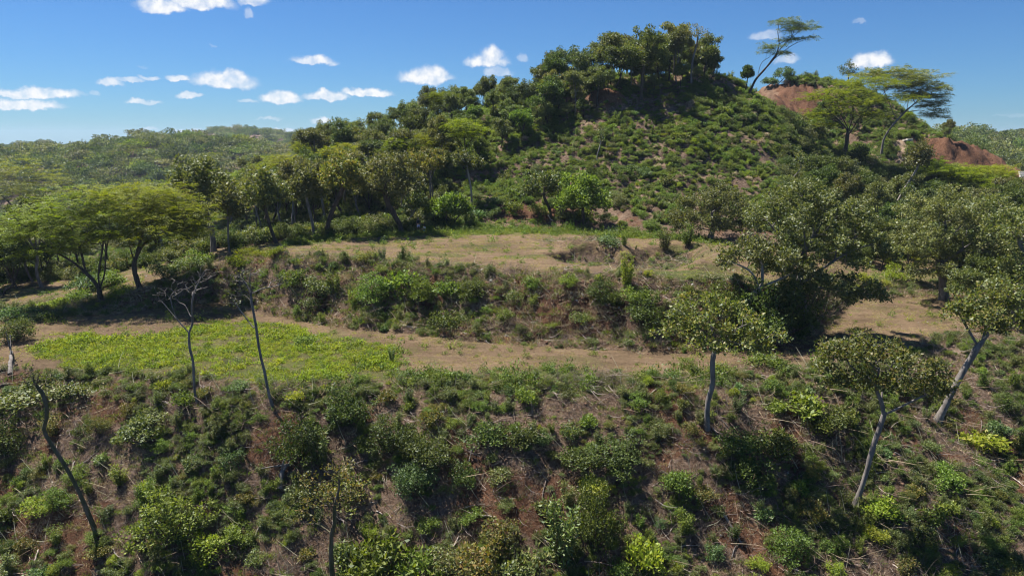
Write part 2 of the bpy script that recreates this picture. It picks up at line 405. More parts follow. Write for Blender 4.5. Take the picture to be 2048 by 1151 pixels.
def ground_material():
    m = bpy.data.materials.new('ground'); m.use_nodes = True
    nt = m.node_tree; nt.nodes.clear(); N, L = nt.nodes, nt.links
    out = N.new('ShaderNodeOutputMaterial'); bs = N.new('ShaderNodeBsdfPrincipled')
    bs.inputs['Roughness'].default_value = .95; bs.inputs['Specular IOR Level'].default_value = .15
    at = N.new('ShaderNodeAttribute'); at.attribute_name = 'cover'
    sep = N.new('ShaderNodeSeparateColor'); L.new(at.outputs['Color'], sep.inputs[0])
    tc = N.new('ShaderNodeTexCoord')
    def noise(scale, det=6, rough=.6, stretch=None):
        n = N.new('ShaderNodeTexNoise'); n.inputs['Scale'].default_value = scale; n.inputs['Detail'].default_value = det; n.inputs['Roughness'].default_value = rough
        if stretch:
            mp = N.new('ShaderNodeMapping'); mp.inputs['Scale'].default_value = stretch; L.new(tc.outputs['Object'], mp.inputs[0]); L.new(mp.outputs[0], n.inputs['Vector'])
        else: L.new(tc.outputs['Object'], n.inputs['Vector'])
        return n.outputs[0]
    def ramp(src, stops):
        r = N.new('ShaderNodeValToRGB'); L.new(src, r.inputs[0])
        els = r.color_ramp.elements
        els[0].position, els[0].color = stops[0][0], (*stops[0][1], 1)
        els[1].position, els[1].color = stops[-1][0], (*stops[-1][1], 1)
        for p, c in stops[1:-1]:
            e = els.new(p); e.color = (*c, 1)
        return r.outputs[0]
    def mix(f, a, b):
        x = N.new('ShaderNodeMix'); x.data_type = 'RGBA'; L.new(f, x.inputs['Factor']); L.new(a, x.inputs['A']); L.new(b, x.inputs['B']); return x.outputs['Result']
    def edge(mask, ns, lo=.3, hi=.7, amt=.6):
        a = N.new('ShaderNodeMath'); a.operation = 'MULTIPLY_ADD'; a.inputs[1].default_value = amt; L.new(ns, a.inputs[0])
        s = N.new('ShaderNodeMath'); s.operation = 'SUBTRACT'; s.inputs[1].default_value = amt * .5; L.new(mask, a.inputs[2]); L.new(a.outputs[0], s.inputs[0])
        r = N.new('ShaderNodeMapRange'); r.inputs['From Min'].default_value = lo; r.inputs['From Max'].default_value = hi; L.new(s.outputs[0], r.inputs['Value']); return r.outputs[0]
    nf = noise(3.5, 9, .7); nm = noise(.9, 7, .62); nl = noise(.22, 4, .55); streak = noise(1.0, 7, .65, (.35, 1.6, 1))
    litter = ramp(nf, [(.3, (.065, .038, .025)), (.45, (.14, .09, .062)), (.58, (.22, .155, .115)), (.72, (.32, .245, .195))])
    earth = ramp(nf, [(.3, (.06, .028, .016)), (.5, (.135, .066, .038)), (.72, (.215, .12, .075))])
    tan = ramp(streak, [(.3, (.112, .076, .043)), (.48, (.185, .124, .075)), (.7, (.27, .188, .12))])
    tan2 = ramp(nf, [(.32, (.088, .062, .033)), (.55, (.185, .128, .079)), (.75, (.31, .225, .15))])
    tn = mix(nm, tan, tan2)
    green = ramp(nf, [(.3, (.035, .05, .010)), (.5, (.085, .10, .026)), (.7, (.15, .15, .05))])
    pl = ramp(nf, [(.3, (.20, .14, .095)), (.7, (.34, .255, .185))])
    c = mix(edge(sep.outputs[0], nm, .3, .6), litter, earth)
    c = mix(edge(sep.outputs[1], nm, .35, .6, .35), c, tn)
    c = mix(edge(sep.outputs[2], nf, .25, .75, .9), c, green)
    c = mix(edge(at.outputs['Alpha'], nm, .3, .7, .3), c, pl)
    # big slow variation of the soil itself
    rl = ramp(nl, [(.3, (.70, .69, .66)), (.7, (1.22, 1.21, 1.18))])
    mu = N.new('ShaderNodeMix'); mu.data_type = 'RGBA'; mu.blend_type = 'MULTIPLY'; mu.inputs['Factor'].default_value = 1
    L.new(c, mu.inputs['A']); L.new(rl, mu.inputs['B'])
    L.new(mu.outputs['Result'], bs.inputs['Base Color'])
    b1 = N.new('ShaderNodeBump'); b1.inputs['Strength'].default_value = .9; b1.inputs['Distance'].default_value = .3; L.new(nf, b1.inputs['Height'])
    nn = noise(14, 5, .7)
    b2 = N.new('ShaderNodeBump'); b2.inputs['Strength'].default_value = .6; b2.inputs['Distance'].default_value = .05; L.new(nn, b2.inputs['Height']); L.new(b1.outputs[0], b2.inputs['Normal'])
    L.new(b2.outputs[0], bs.inputs['Normal']); L.new(bs.outputs[0], out.inputs[0])
    return m
M_GROUND = ground_material()

def build_terrain():
    ni, nj = YY.shape
    idx = np.arange(ni * nj).reshape(ni, nj)
    q = np.stack([idx[:-1, :-1], idx[:-1, 1:], idx[1:, 1:], idx[1:, :-1]], -1).reshape(-1, 4)
    V = np.stack([X_, Y_, ZW], -1).reshape(-1, 3)
    C = np.stack([soil, tan_, grass, pale], -1).reshape(-1, 4).astype(np.float32)
    yc = (YY[:-1, :-1] + YY[1:, 1:]) / 2
    zone = np.zeros_like(yc, int)
    r = [(RY[k][:-1] + RY[k][1:])[None, :] / 2 for k in (3, 4, 5, 6, 12)]
    zone = (yc > r[0]).astype(int) + (yc > r[1]) + (yc > r[2]) + (yc > r[3]) + (yc > r[4])
    zone = zone.reshape(-1)
    for k, nm in enumerate(['foreground_slope', 'dirt_track', 'embankment', 'clearing', 'hillside', 'distant_hills']):
        qq = q[zone == k]
        used, inv = np.unique(qq, return_inverse=True)
        me = mesh_np(nm, V[used], quads=inv.reshape(-1, 4), mats=[M_GROUND], smooth=True)
        ca = me.color_attributes.new('cover', 'FLOAT_COLOR', 'POINT'); ca.data.foreach_set('color', C[used].ravel())
        tag(obj(nm, me), kind='structure')
build_terrain()
# ------------------------------------------------------------------ materials for plants
def leaf_material(name, stops, transl=.35, gloss=.10, var=.22):
    """leaf colours vary leaf by leaf (random per island) and a little plant by plant"""
    m = bpy.data.materials.new(name); m.use_nodes = True
    nt = m.node_tree; nt.nodes.clear(); N, L = nt.nodes, nt.links
    out = N.new('ShaderNodeOutputMaterial')
    geo = N.new('ShaderNodeNewGeometry'); oi = N.new('ShaderNodeObjectInfo')
    r = N.new('ShaderNodeValToRGB'); L.new(geo.outputs['Random Per Island'], r.inputs[0])
    stops = [(min(.5, s_[0] * 1.68), min(.5, s_[1] * 1.58), s_[2] * 1.35) for s_ in stops]
    els = r.color_ramp.elements
    els[0].position, els[0].color = 0, (*stops[0], 1)
    els[1].position, els[1].color = 1, (*stops[-1], 1)
    for k, c in enumerate(stops[1:-1]):
        e = els.new((k + 1) / (len(stops) - 1)); e.color = (*c, 1)
    hs = N.new('ShaderNodeHueSaturation')
    mv = N.new('ShaderNodeMapRange'); mv.inputs['To Min'].default_value = 1 - var; mv.inputs['To Max'].default_value = 1 + var
    L.new(oi.outputs['Random'], mv.inputs['Value']); L.new(mv.outputs[0], hs.inputs['Value'])
    mulr = N.new('ShaderNodeMath'); mulr.operation = 'MULTIPLY'; mulr.inputs[1].default_value = 7.13
    fr = N.new('ShaderNodeMath'); fr.operation = 'FRACT'; L.new(oi.outputs['Random'], mulr.inputs[0]); L.new(mulr.outputs[0], fr.inputs[0])
    mh = N.new('ShaderNodeMapRange'); mh.inputs['To Min'].default_value = .478; mh.inputs['To Max'].default_value = .518
    L.new(fr.outputs[0], mh.inputs['Value']); L.new(mh.outputs[0], hs.inputs['Hue'])
    L.new(r.outputs[0], hs.inputs['Color'])
    d = N.new('ShaderNodeBsdfDiffuse'); L.new(hs.outputs[0], d.inputs[0])
    t = N.new('ShaderNodeBsdfTranslucent')
    tcol = N.new('ShaderNodeMix'); tcol.data_type = 'RGBA'; tcol.blend_type = 'MULTIPLY'; tcol.inputs['Factor'].default_value = 1
    tcol.inputs['B'].default_value = (1.45, 1.5, .55, 1); L.new(hs.outputs[0], tcol.inputs['A']); L.new(tcol.outputs['Result'], t.inputs[0])
    x = N.new('ShaderNodeMixShader'); x.inputs[0].default_value = transl; L.new(d.outputs[0], x.inputs[1]); L.new(t.outputs[0], x.inputs[2])
    g = N.new('ShaderNodeBsdfGlossy'); g.inputs['Roughness'].default_value = .55; g.inputs[0].default_value = (.9, .95, 1, 1)
    x2 = N.new('ShaderNodeMixShader'); x2.inputs[0].default_value = gloss * .3; L.new(x.outputs[0], x2.inputs[1]); L.new(g.outputs[0], x2.inputs[2])
    L.new(x2.outputs[0], out.inputs[0])
    return m

def bark_material(name, a, b, scale=3.0, moss=None):
    m = bpy.data.materials.new(name); m.use_nodes = True
    nt = m.node_tree; N, L = nt.nodes, nt.links
    bs = N['Principled BSDF']; bs.inputs['Roughness'].default_value = .9; bs.inputs['Specular IOR Level'].default_value = .2
    tc = N.new('ShaderNodeTexCoord'); mp = N.new('ShaderNodeMapping'); mp.inputs['Scale'].default_value = (1, 1, .3)
    L.new(tc.outputs['Object'], mp.inputs[0])
    n = N.new('ShaderNodeTexNoise'); n.inputs['Scale'].default_value = scale; n.inputs['Detail'].default_value = 8; n.inputs['Roughness'].default_value = .7
    L.new(mp.outputs[0], n.inputs['Vector'])
    r = N.new('ShaderNodeValToRGB'); L.new(n.outputs[0], r.inputs[0])
    r.color_ramp.elements[0].position = .32; r.color_ramp.elements[0].color = (*a, 1)
    r.color_ramp.elements[1].position = .68; r.color_ramp.elements[1].color = (*b, 1)
    if moss:
        e = r.color_ramp.elements.new(.4); e.color = (*moss, 1)
    L.new(r.outputs[0], bs.inputs['Base Color'])
    bp = N.new('ShaderNodeBump'); bp.inputs['Strength'].default_value = .7; bp.inputs['Distance'].default_value = .05
    L.new(n.outputs[0], bp.inputs['Height']); L.new(bp.outputs[0], bs.inputs['Normal'])
    return m

L_OLIVE = leaf_material('leaf_olive', [(.030, .050, .012), (.058, .082, .020), (.085, .108, .028), (.125, .130, .040)], .30, .13)
L_AIRY = leaf_material('leaf_yellowish_olive', [(.035, .055, .014), (.065, .09, .022), (.10, .12, .03), (.14, .125, .04)], .34, .09)  # slightly yellower olive leaves for the three sparse-crowned slope trees
L_GREY = leaf_material('leaf_grey_green', [(.036, .048, .014), (.066, .080, .023), (.095, .105, .033), (.13, .13, .05)], .30, .12)
L_MIMOSA = leaf_material('leaf_feather', [(.045, .066, .005), (.078, .108, .008), (.105, .13, .013), (.125, .135, .018)], .42, .05, .15)
L_DARK = leaf_material('leaf_dark', [(.020, .034, .008), (.036, .056, .012), (.054, .078, .015), (.082, .105, .023)], .30, .08)
L_GREEN = leaf_material('leaf_green', [(.036, .064, .010), (.062, .098, .015), (.09, .13, .022), (.13, .17, .034)], .36, .08)
L_LIME = leaf_material('leaf_lime', [(.085, .122, .012), (.122, .165, .018), (.158, .20, .026), (.195, .21, .042)], .42, .06, .15)
L_YELL = leaf_material('leaf_turning', [(.045, .062, .014), (.075, .088, .02), (.11, .108, .026), (.16, .118, .035)], .33, .09)
L_BLUE = leaf_material('leaf_blue_green', [(.028, .055, .018), (.048, .085, .027), (.075, .115, .040), (.10, .14, .055)], .28, .10)
L_DRY = leaf_material('dry_stalks', [(.11, .078, .06), (.19, .145, .115), (.28, .225, .185), (.37, .31, .26)], .15, .03, .3)
L_STRAW = leaf_material('straw', [(.20, .15, .07), (.29, .23, .11), (.37, .31, .17), (.22, .24, .08)], .25, .03, .2)
B_GREY = bark_material('bark_grey', (.075, .064, .056), (.27, .24, .215), 4)
B_PALE = bark_material('bark_pale', (.16, .13, .11), (.38, .34, .30))
B_DARK = bark_material('bark_dark', (.035, .026, .02), (.12, .09, .07))
B_MOSS = bark_material('bark_mossy', (.05, .04, .028), (.17, .13, .10), 3, (.07, .075, .03))
B_TWIG = bark_material('twig_bark', (.09, .066, .054), (.24, .19, .165), 5)
B_DEAD = bark_material('dead_wood', (.22, .17, .14), (.50, .42, .36), 5)

# ------------------------------------------------------------------ plant geometry
def frame_of(d):
    """unit vectors perpendicular to each row of d"""
    ref = np.where(np.abs(d[:, 2:3]) > .9, np.array([[1., 0, 0]]), np.array([[0, 0, 1.]]))
    a = np.cross(d, ref); a /= np.linalg.norm(a, axis=1, keepdims=True) + 1e-9
    b = np.cross(d, a)
    return a, b

def leaf_quads(c, d, side, length, width, curl=.12):
    """one folded four-sided leaf per row: base, left, tip, right"""
    n = len(c)
    up = np.cross(side, d)
    L = length[:, None]; Wd = width[:, None]
    v = np.empty((n, 4, 3))
    v[:, 0] = c
    v[:, 1] = c + d * L * .48 + side * Wd * .5 + up * L * curl
    v[:, 2] = c + d * L - up * L * curl * .8
    v[:, 3] = c + d * L * .48 - side * Wd * .5 + up * L * curl
    return v.reshape(-1, 3), np.arange(n * 4).reshape(n, 4)

def unit(a): return a / (np.linalg.norm(a, axis=-1, keepdims=True) + 1e-9)

def clump_leaves(rng, centers, radii, per, size, aspect=.55, flat=1.0, upb=.5, outward=.6, origin=None, droop=0.0, shell=.55):
    """leaves scattered through blobs round each twig end, pointing away from it"""
    k = len(centers)
    per = np.maximum(1, (per * (radii / radii.mean()) ** 1.6)).astype(int) if np.ndim(radii) else np.full(k, per)
    rep = np.repeat(np.arange(k), per)
    n = len(rep)
    dirs = unit(rng.normal(size=(n, 3)))
    rr = shell + (1 - shell) * rng.random(n) ** .6
    rr = np.where(rng.random(n) < .25, rng.random(n), rr)
    off = dirs * rr[:, None] * radii[rep][:, None]
    off[:, 2] *= flat
    c = centers[rep] + off
    d = unit(dirs * outward + rng.normal(size=(n, 3)) * .6 + np.array([0, 0, upb * .35 - droop]))
    nrm = unit(rng.normal(size=(n, 3)) * .75 + np.array([0, 0, 1.0]) * upb * 1.6 + dirs * .4)
    side = unit(np.cross(nrm, d))
    ln = size * rng.uniform(.6, 1.3, n)
    return leaf_quads(c, d, side, ln, ln * aspect)

def fronds(rng, centers, radii, per, length, width, leaflets=7, leaf=.12, origin=None, rise=.15, flat=.25):
    """feathery compound leaves: rows of small leaflets along a rachis, laid in flat tiers"""
    k = len(centers)
    rep = np.repeat(np.arange(k), per); n = len(rep)
    az = rng.random(n) * 2 * math.pi
    dirs = np.stack([np.cos(az), np.sin(az), rng.normal(size=n) * .22 + rise], 1); dirs = unit(dirs)
    off = np.stack([np.cos(az), np.sin(az), np.zeros(n)], 1) * (radii[rep] * rng.random(n) ** .5)[:, None]
    off[:, 2] = rng.normal(size=n) * radii[rep] * flat * .5
    base = centers[rep] + off
    ln = length * rng.uniform(.7, 1.25, n)
    side = unit(np.cross(np.array([0, 0, 1.]) + rng.normal(size=(n, 3)) * .25, dirs))
    C, D, SD, LL = [], [], [], []
    for q in range(leaflets):
        t = (q + .5) / leaflets
        p = base + dirs * (ln * t)[:, None]; p[:, 2] -= ln * t * t * .25
        sg = 1 if q % 2 else -1
        C.append(p); D.append(unit(side * sg + dirs * .45 + rng.normal(size=(n, 3)) * .15)); SD.append(dirs); LL.append(ln * leaf * (1 - abs(t - .45)))
    c = np.concatenate(C); d = np.concatenate(D); s = np.concatenate(SD); L_ = np.concatenate(LL) * 2.2
    s = unit(s - d * np.sum(s * d, 1, keepdims=True))
    return leaf_quads(c, d, s, L_, L_ * .5, .05)

class Tubes:
    def __init__(self): self.v = []; self.q = []; self.n = 0
    def add(self, pts, rad, sides=6, lumps=None):
        pts = np.asarray(pts, float); rad = np.asarray(rad, float)
        if len(pts) < 2: return
        if len(rad) != len(pts): rad = np.interp(np.linspace(0, 1, len(pts)), np.linspace(0, 1, len(rad)), rad)
        t = np.gradient(pts, axis=0); t = unit(t)
        a, b = frame_of(t)
        for i in range(1, len(a)):      # keep the ring from twisting
            a[i] = unit(a[i - 1] - t[i] * np.dot(a[i - 1], t[i])); b[i] = np.cross(t[i], a[i])
        an = np.linspace(0, 2 * math.pi, sides, endpoint=False)
        ring = a[:, None, :] * np.cos(an)[None, :, None] + b[:, None, :] * np.sin(an)[None, :, None]
        rr = rad[:, None, None]
        if lumps is not None: rr = rr * (1 + lumps.normal(size=(len(pts), sides, 1)) * .09)
        v = pts[:, None, :] + ring * rr
        m = len(pts)
        i = np.arange(m - 1)[:, None] * sides; j = np.arange(sides)[None, :]; j2 = (j + 1) % sides
        q = np.stack([i + j, i + j2, i + sides + j2, i + sides + j], -1).reshape(-1, 4) + self.n
        self.v.append(v.reshape(-1, 3)); self.q.append(q); self.n += m * sides
    def mesh(self, name, mat):
        return mesh_np(name, np.concatenate(self.v), quads=np.concatenate(self.q), mats=[mat], smooth=True)

def curve(pts, n=14):
    """smooth line through hand-set points"""
    p = np.asarray(pts, float); m = len(p)
    if m == 2: return p[0] + (p[1] - p[0]) * np.linspace(0, 1, n)[:, None]
    P_ = np.vstack([2 * p[0] - p[1], p, 2 * p[-1] - p[-2]])
    out = []
    per = max(2, n // (m - 1))
    for k in range(m - 1):
        a, b, c, d = P_[k:k + 4]
        t = np.linspace(0, 1, per, endpoint=False)[:, None]
        out.append(.5 * (2 * b + (c - a) * t + (2 * a - 5 * b + 4 * c - d) * t ** 2 + (3 * b - a - 3 * c + d) * t ** 3))
    out.append(p[-1][None])
    return np.concatenate(out)

def grow(rng, mains, targets, r_base, tip=.012, step=.55, sag=.18, wig=.06, expo=2.2, from_frac=.55, up=.5):
    """join every twig end (targets) to a skeleton that starts as the given main limbs, then size the
    branches by what they carry. Returns chains: list of (points, radii, attach-order, is_main)"""
    nodes = []; parent = []; pathl = []; cand = []; own = []; cown = []
    chains = []
    for mi, mp in enumerate(mains):
        mp = np.asarray(mp, float)
        ids = []
        if mi == 0:
            prev = -1; start = 0
        else:       # a main limb starts at the nearest node already there
            A = np.array(nodes); prev = int(np.argmin(np.linalg.norm(A - mp[0], axis=1))); start = 1
            ids.append(prev)
        for k in range(start, len(mp)):
            own.append(mi); nodes.append(mp[k]); parent.append(prev); pathl.append(0 if prev < 0 else pathl[prev] + np.linalg.norm(mp[k] - nodes[prev]))
            prev = len(nodes) - 1; ids.append(prev)
            cand.append((k / (len(mp) - 1)) >= (from_frac if mi == 0 else .25))
        chains.append(ids); cown.append(mi)
    T = np.asarray(targets, float)
    tipn = np.array(nodes[len(mains[0]) - 1])
    order = np.argsort(np.linalg.norm(T - tipn, axis=1))
    for ti in order:
        c = T[ti]
        A = np.array(nodes); pl = np.array(pathl); ok = np.array(cand)
        dist = np.linalg.norm(A - c, axis=1)
        cost = dist * 1.0 + pl * .28 + np.maximum(0, A[:, 2] - c[2]) * .5 + np.where(ok, 0, 1e6)
        a = int(np.argmin(cost))
        p0 = A[a]; L_ = dist[a]
        m = max(2, int(L_ / step) + 1)
        t = np.linspace(0, 1, m + 1)[1:, None]
        mid = (p0 + c) / 2 + rng.normal(size=3) * wig * L_ + np.array([0, 0, -sag * L_ * .5 + up * .0])
        pts = (1 - t) ** 2 * p0 + 2 * t * (1 - t) * mid + t ** 2 * c
        pts[:-1] += rng.normal(size=(m - 1, 3)) * wig * .6 if m > 1 else 0
        ids = [a]; prev = a
        for p in pts:
            own.append(own[a]); nodes.append(p); parent.append(prev); pathl.append(pathl[prev] + np.linalg.norm(p - nodes[prev])); cand.append(True)
            prev = len(nodes) - 1; ids.append(prev)
        chains.append(ids); cown.append(own[a])
    n = len(nodes); w = np.zeros(n)
    has = np.zeros(n, bool)
    for k in range(n):
        if parent[k] >= 0: has[parent[k]] = True
    w[~has] = tip ** expo
    for k in range(n - 1, 0, -1):
        if parent[k] >= 0: w[parent[k]] += w[k] if parent[k] < k else 0
    r = w ** (1 / expo)
    s = r_base / r[0]
    r = tip + (r - tip) * max(s, .2) if s < 1 else r * (1 + (s - 1) * (r / r[0]))
    return [(np.array([nodes[i] for i in ids]), np.array([r[i] if q else min(r[ids[0]], r[ids[1]] * 1.15) for q, i in enumerate(ids)]), w_) for ids, w_ in zip(chains, cown)]

def crown_points(rng, blobs, n, shell=.6, minz=None, sep=.75):
    """twig ends spread through the crown's lobes: blobs = (x, y, z, rx, ry, rz, weight)"""
    w = np.array([b[6] if len(b) > 6 else b[3] * b[4] * .5 + b[5] for b in blobs]); w = w / w.sum()
    out = []
    tries = 0
    vol = sum(b[3] * b[4] * b[5] for b in blobs)
    dmin = sep * (vol / n) ** (1 / 3) * 1.3
    while len(out) < n and tries < n * 40:
        tries += 1
        b = blobs[rng.choice(len(blobs), p=w)]
        d = rng.normal(size=3); d /= np.linalg.norm(d)
        if d[2] < -.45: continue
        r = shell + (1 - shell) * rng.random()
        q_ = rng.random()
        if q_ < .2: r = rng.random()
        elif q_ < .36: r = 1 + .45 * rng.random()
        p = np.array(b[:3]) + d * r * np.array(b[3:6])
        if minz is not None and p[2] < minz: continue
        if out and np.min(np.linalg.norm(np.array(out) - p, axis=1)) < dmin * (1 if tries < n * 20 else .5): continue
        out.append(p)
    return np.array(out)

def flare(r, n=3, k=1.5):
    r = r.copy()
    for i in range(min(n, len(r))): r[i] *= 1 + (k - 1) * (1 - i / n) ** 2
    return r

def build_tree(name, loc, seed, mains, blobs, nclump, leaves, bark, leaf_mat, r_base, style='broad', leaf=.26, clump_r=.55, extra=None,
               aspect=.55, sag=.18, wig=.06, rz=0, split=False, twigs=True, from_frac=.55, minz=None, flat=.8, upb=.5, droop=0., sides=8, step=.55, shell=.6, pull=.38):
    """thing > trunk, branch ..., crown.  mains: list of point lists in metres from the base"""
    rng = np.random.default_rng(seed)
    mains = [curve(m, 12) for m in mains]
    T = crown_points(rng, blobs, nclump, minz=minz, shell=shell)
    if style == 'broad' and leaves and pull:
        K = T[rng.choice(len(T), max(3, len(T) // 8), replace=False)]
        near_ = K[np.argmin(np.linalg.norm(T[:, None] - K[None], axis=2), axis=1)]
        T = T + (near_ - T) * pull
    chains = grow(rng, mains, T, r_base, sag=sag, wig=wig, from_frac=from_frac, step=step)
    root = empty(name, loc, rz)
    nm = len(mains)
    tr = Tubes()
    tr.add(chains[0][0], flare(chains[0][1]), sides + 2, rng)
    limbs = [Tubes() for _ in range(max(1, nm - 1))] if split and nm > 1 else [tr]
    centre = [m[-1] for m in mains[1:]] if split and nm > 1 else None
    for k, (p, r, w_) in enumerate(chains[1:]):
        if split and nm > 1:
            tb = tr if w_ == 0 else limbs[w_ - 1]
        else: tb = tr
        if k >= nm - 1 and not twigs and r[0] < .02: continue
        tb.add(p, r, sides if k < nm - 1 else (5 if r[0] > .04 else 3))
    obj('trunk', tr.mesh('trunk', bark), root)
    if split and nm > 1:
        for tb in limbs:
            if tb.n: obj('branch', tb.mesh('branch', bark), root)
    if leaves:
        rad = clump_r * rng.uniform(.65, 1.35, len(T))
        if style == 'broad':
            v, q = clump_leaves(rng, T, rad, leaves // len(T), leaf, aspect, flat, upb, droop=droop)
        else:
            v, q = fronds(rng, T, rad, max(1, leaves // len(T) // 7), leaf * 8, 0, 7, .17)
        obj('crown', mesh_np('crown', v, quads=q, mats=[leaf_mat]), root)
    return root

def copy_tree(src, loc, rz, sc):
    r = src.copy(); COL.objects.link(r); r.location = loc; r.rotation_euler = (0, 0, rz); r.scale = sc if isinstance(sc, tuple) else (sc, sc, sc)
    for ch in src.children:
        c = ch.copy(); COL.objects.link(c); c.parent = r
    return r
# ------------------------------------------------------------------ hand-placed trees
def mpp(p):     # metres per photo pixel at a point
    return (p.y * CP - (p.z - CZ) * SP) / F
LAND = []       # landmarks used to word the labels of look-alikes: (px, py, phrase)
def lm(px, py, s): LAND.append((px, py, s))

def T_(base, pts):
    """tree outline given as photo offsets from its base: (dpx, -dpy, depth offset in m) -> local metres"""
    return base, [[((x) * mpp(base), dz, (y) * mpp(base) * 1.03) for (x, y, dz) in ln] for ln in pts]

def tree_px(name, base_px, mains, blobs, label, cat='tree', **kw):
    """mains: lists of (px, py, depth in m); blobs: (px, py, depth m, half-width px, half-height px, depth radius m)"""
    yfar = kw.pop('y0', 20.0)
    b = hit(base_px[0], base_px[1], y0=yfar)
    if 'at_y' in kw: pass
    m = mpp(b)
    k = 1.0 / (CP)            # heights read slightly short from above
    ms = [[((x - base_px[0]) * m, d, (base_px[1] - y) * m * k) for (x, y, d) in ln] for ln in mains]
    bl = [((x - base_px[0]) * m, d, (base_px[1] - y) * m * k, rx * m, rd, rz * m * k) for (x, y, d, rx, rz, rd) in blobs]
    # lines of sight look down: things that stand deeper show higher, so lower them
    adj = SP / CP
    ms = [[(x, d, z - d * math.tan(PITCH) * .9) for (x, d, z) in ln] for ln in ms]
    bl = [(x, d, z - d * math.tan(PITCH) * .9, rx, rd, rz) for (x, d, z, rx, rd, rz) in bl]
    b.z -= .12
    t = build_tree(name, b, kw.pop('seed', 1), ms, bl, kw.pop('n', 60), kw.pop('leaves', 5000), kw.pop('bark', B_GREY), kw.pop('mat', L_OLIVE), kw.pop('r', .2), **kw)
    tag(t, label, cat)
    return t

# --- the three tall trees on the foreground slope
tree_px('broadleaf_tree', (1414, 856), [[(1414, 856, 0), (1412, 800, 0), (1420, 760, 0), (1416, 715, 0), (1420, 690, 0)],
        [(1420, 692, 0), (1432, 676, -.2), (1450, 650, -.8), (1490, 630, -1)], [(1418, 700, 0), (1405, 672, .3), (1375, 668, .6), (1345, 650, .4)],
        [(1420, 692, 0), (1415, 655, .3), (1405, 620, 1)], [(1420, 690, 0), (1438, 660, .8), (1445, 622, 1.6)]],
        [(1350, 665, 0, 48, 34, 1.3), (1395, 640, .5, 58, 40, 1.7), (1450, 635, .3, 62, 40, 1.7), (1500, 665, 0, 42, 34, 1.3), (1430, 680, -.8, 65, 24, 1.2), (1410, 605, 1.2, 70, 22, 1.4)],
        'straight grey-trunked tree beside the dirt track, whole trunk visible below a sparse crown', seed=3, n=200, leaves=4600, leaf=.22, clump_r=.30, r=.155, mat=L_AIRY, split=True, sag=.1, shell=.3)
lm(1414, 780, 'straight grey trunk'); 
tree_px('broadleaf_tree', (1708, 1014), [[(1708, 1014, 0), (1722, 950, 0), (1730, 890, 0), (1738, 850, 0), (1745, 816, 0)],
        [(1745, 818, 0), (1736, 790, 0), (1724, 765, 0), (1728, 725, .2)], [(1745, 818, 0), (1775, 798, -.2), (1805, 780, -.3), (1845, 765, -.2)],
        [(1736, 792, 0), (1745, 760, .4), (1760, 720, .6)]],
        [(1645, 715, .3, 42, 30, 1.2), (1690, 700, .8, 56, 34, 1.6), (1745, 705, .8, 60, 36, 1.7), (1795, 735, 0, 60, 36, 1.5), (1840, 770, -.2, 36, 32, 1.2), (1735, 750, -.6, 62, 32, 1.3), (1665, 750, 0, 36, 26, 1.)],
        'leaning grey-trunked tree low on the right slope, forking into a wide crown', seed=5, n=260, leaves=6400, leaf=.22, clump_r=.30, r=.145, mat=L_AIRY, split=True, sag=.08, shell=.35)
lm(1720, 930, 'forked leaning tree')
tree_px('broadleaf_tree', (1874, 842), [[(1874, 842, 0), (1892, 790, 0), (1912, 735, 0), (1930, 695, 0), (1942, 675, 0)],
        [(1942, 676, 0), (1952, 655, -.2), (1985, 650, -.3), (2010, 660, -.5)], [(1940, 680, 0), (1948, 655, .2), (1965, 630, .3)], [(1935, 690, 0), (1915, 650, .5), (1895, 620, .6)]],
        [(1910, 620, .4, 45, 40, 1.6), (1960, 600, .6, 52, 42, 1.8), (2005, 640, 0, 40, 34, 1.4), (1940, 650, -.4, 50, 26, 1.2)],
        'steeply leaning tree with a bare grey trunk at the right end of the track', seed=8, n=140, leaves=4200, leaf=.23, clump_r=.36, r=.20, mat=L_AIRY, bark=B_GREY, split=True, sag=.1, shell=.35)
lm(1900, 770, 'steeply leaning pale trunk')

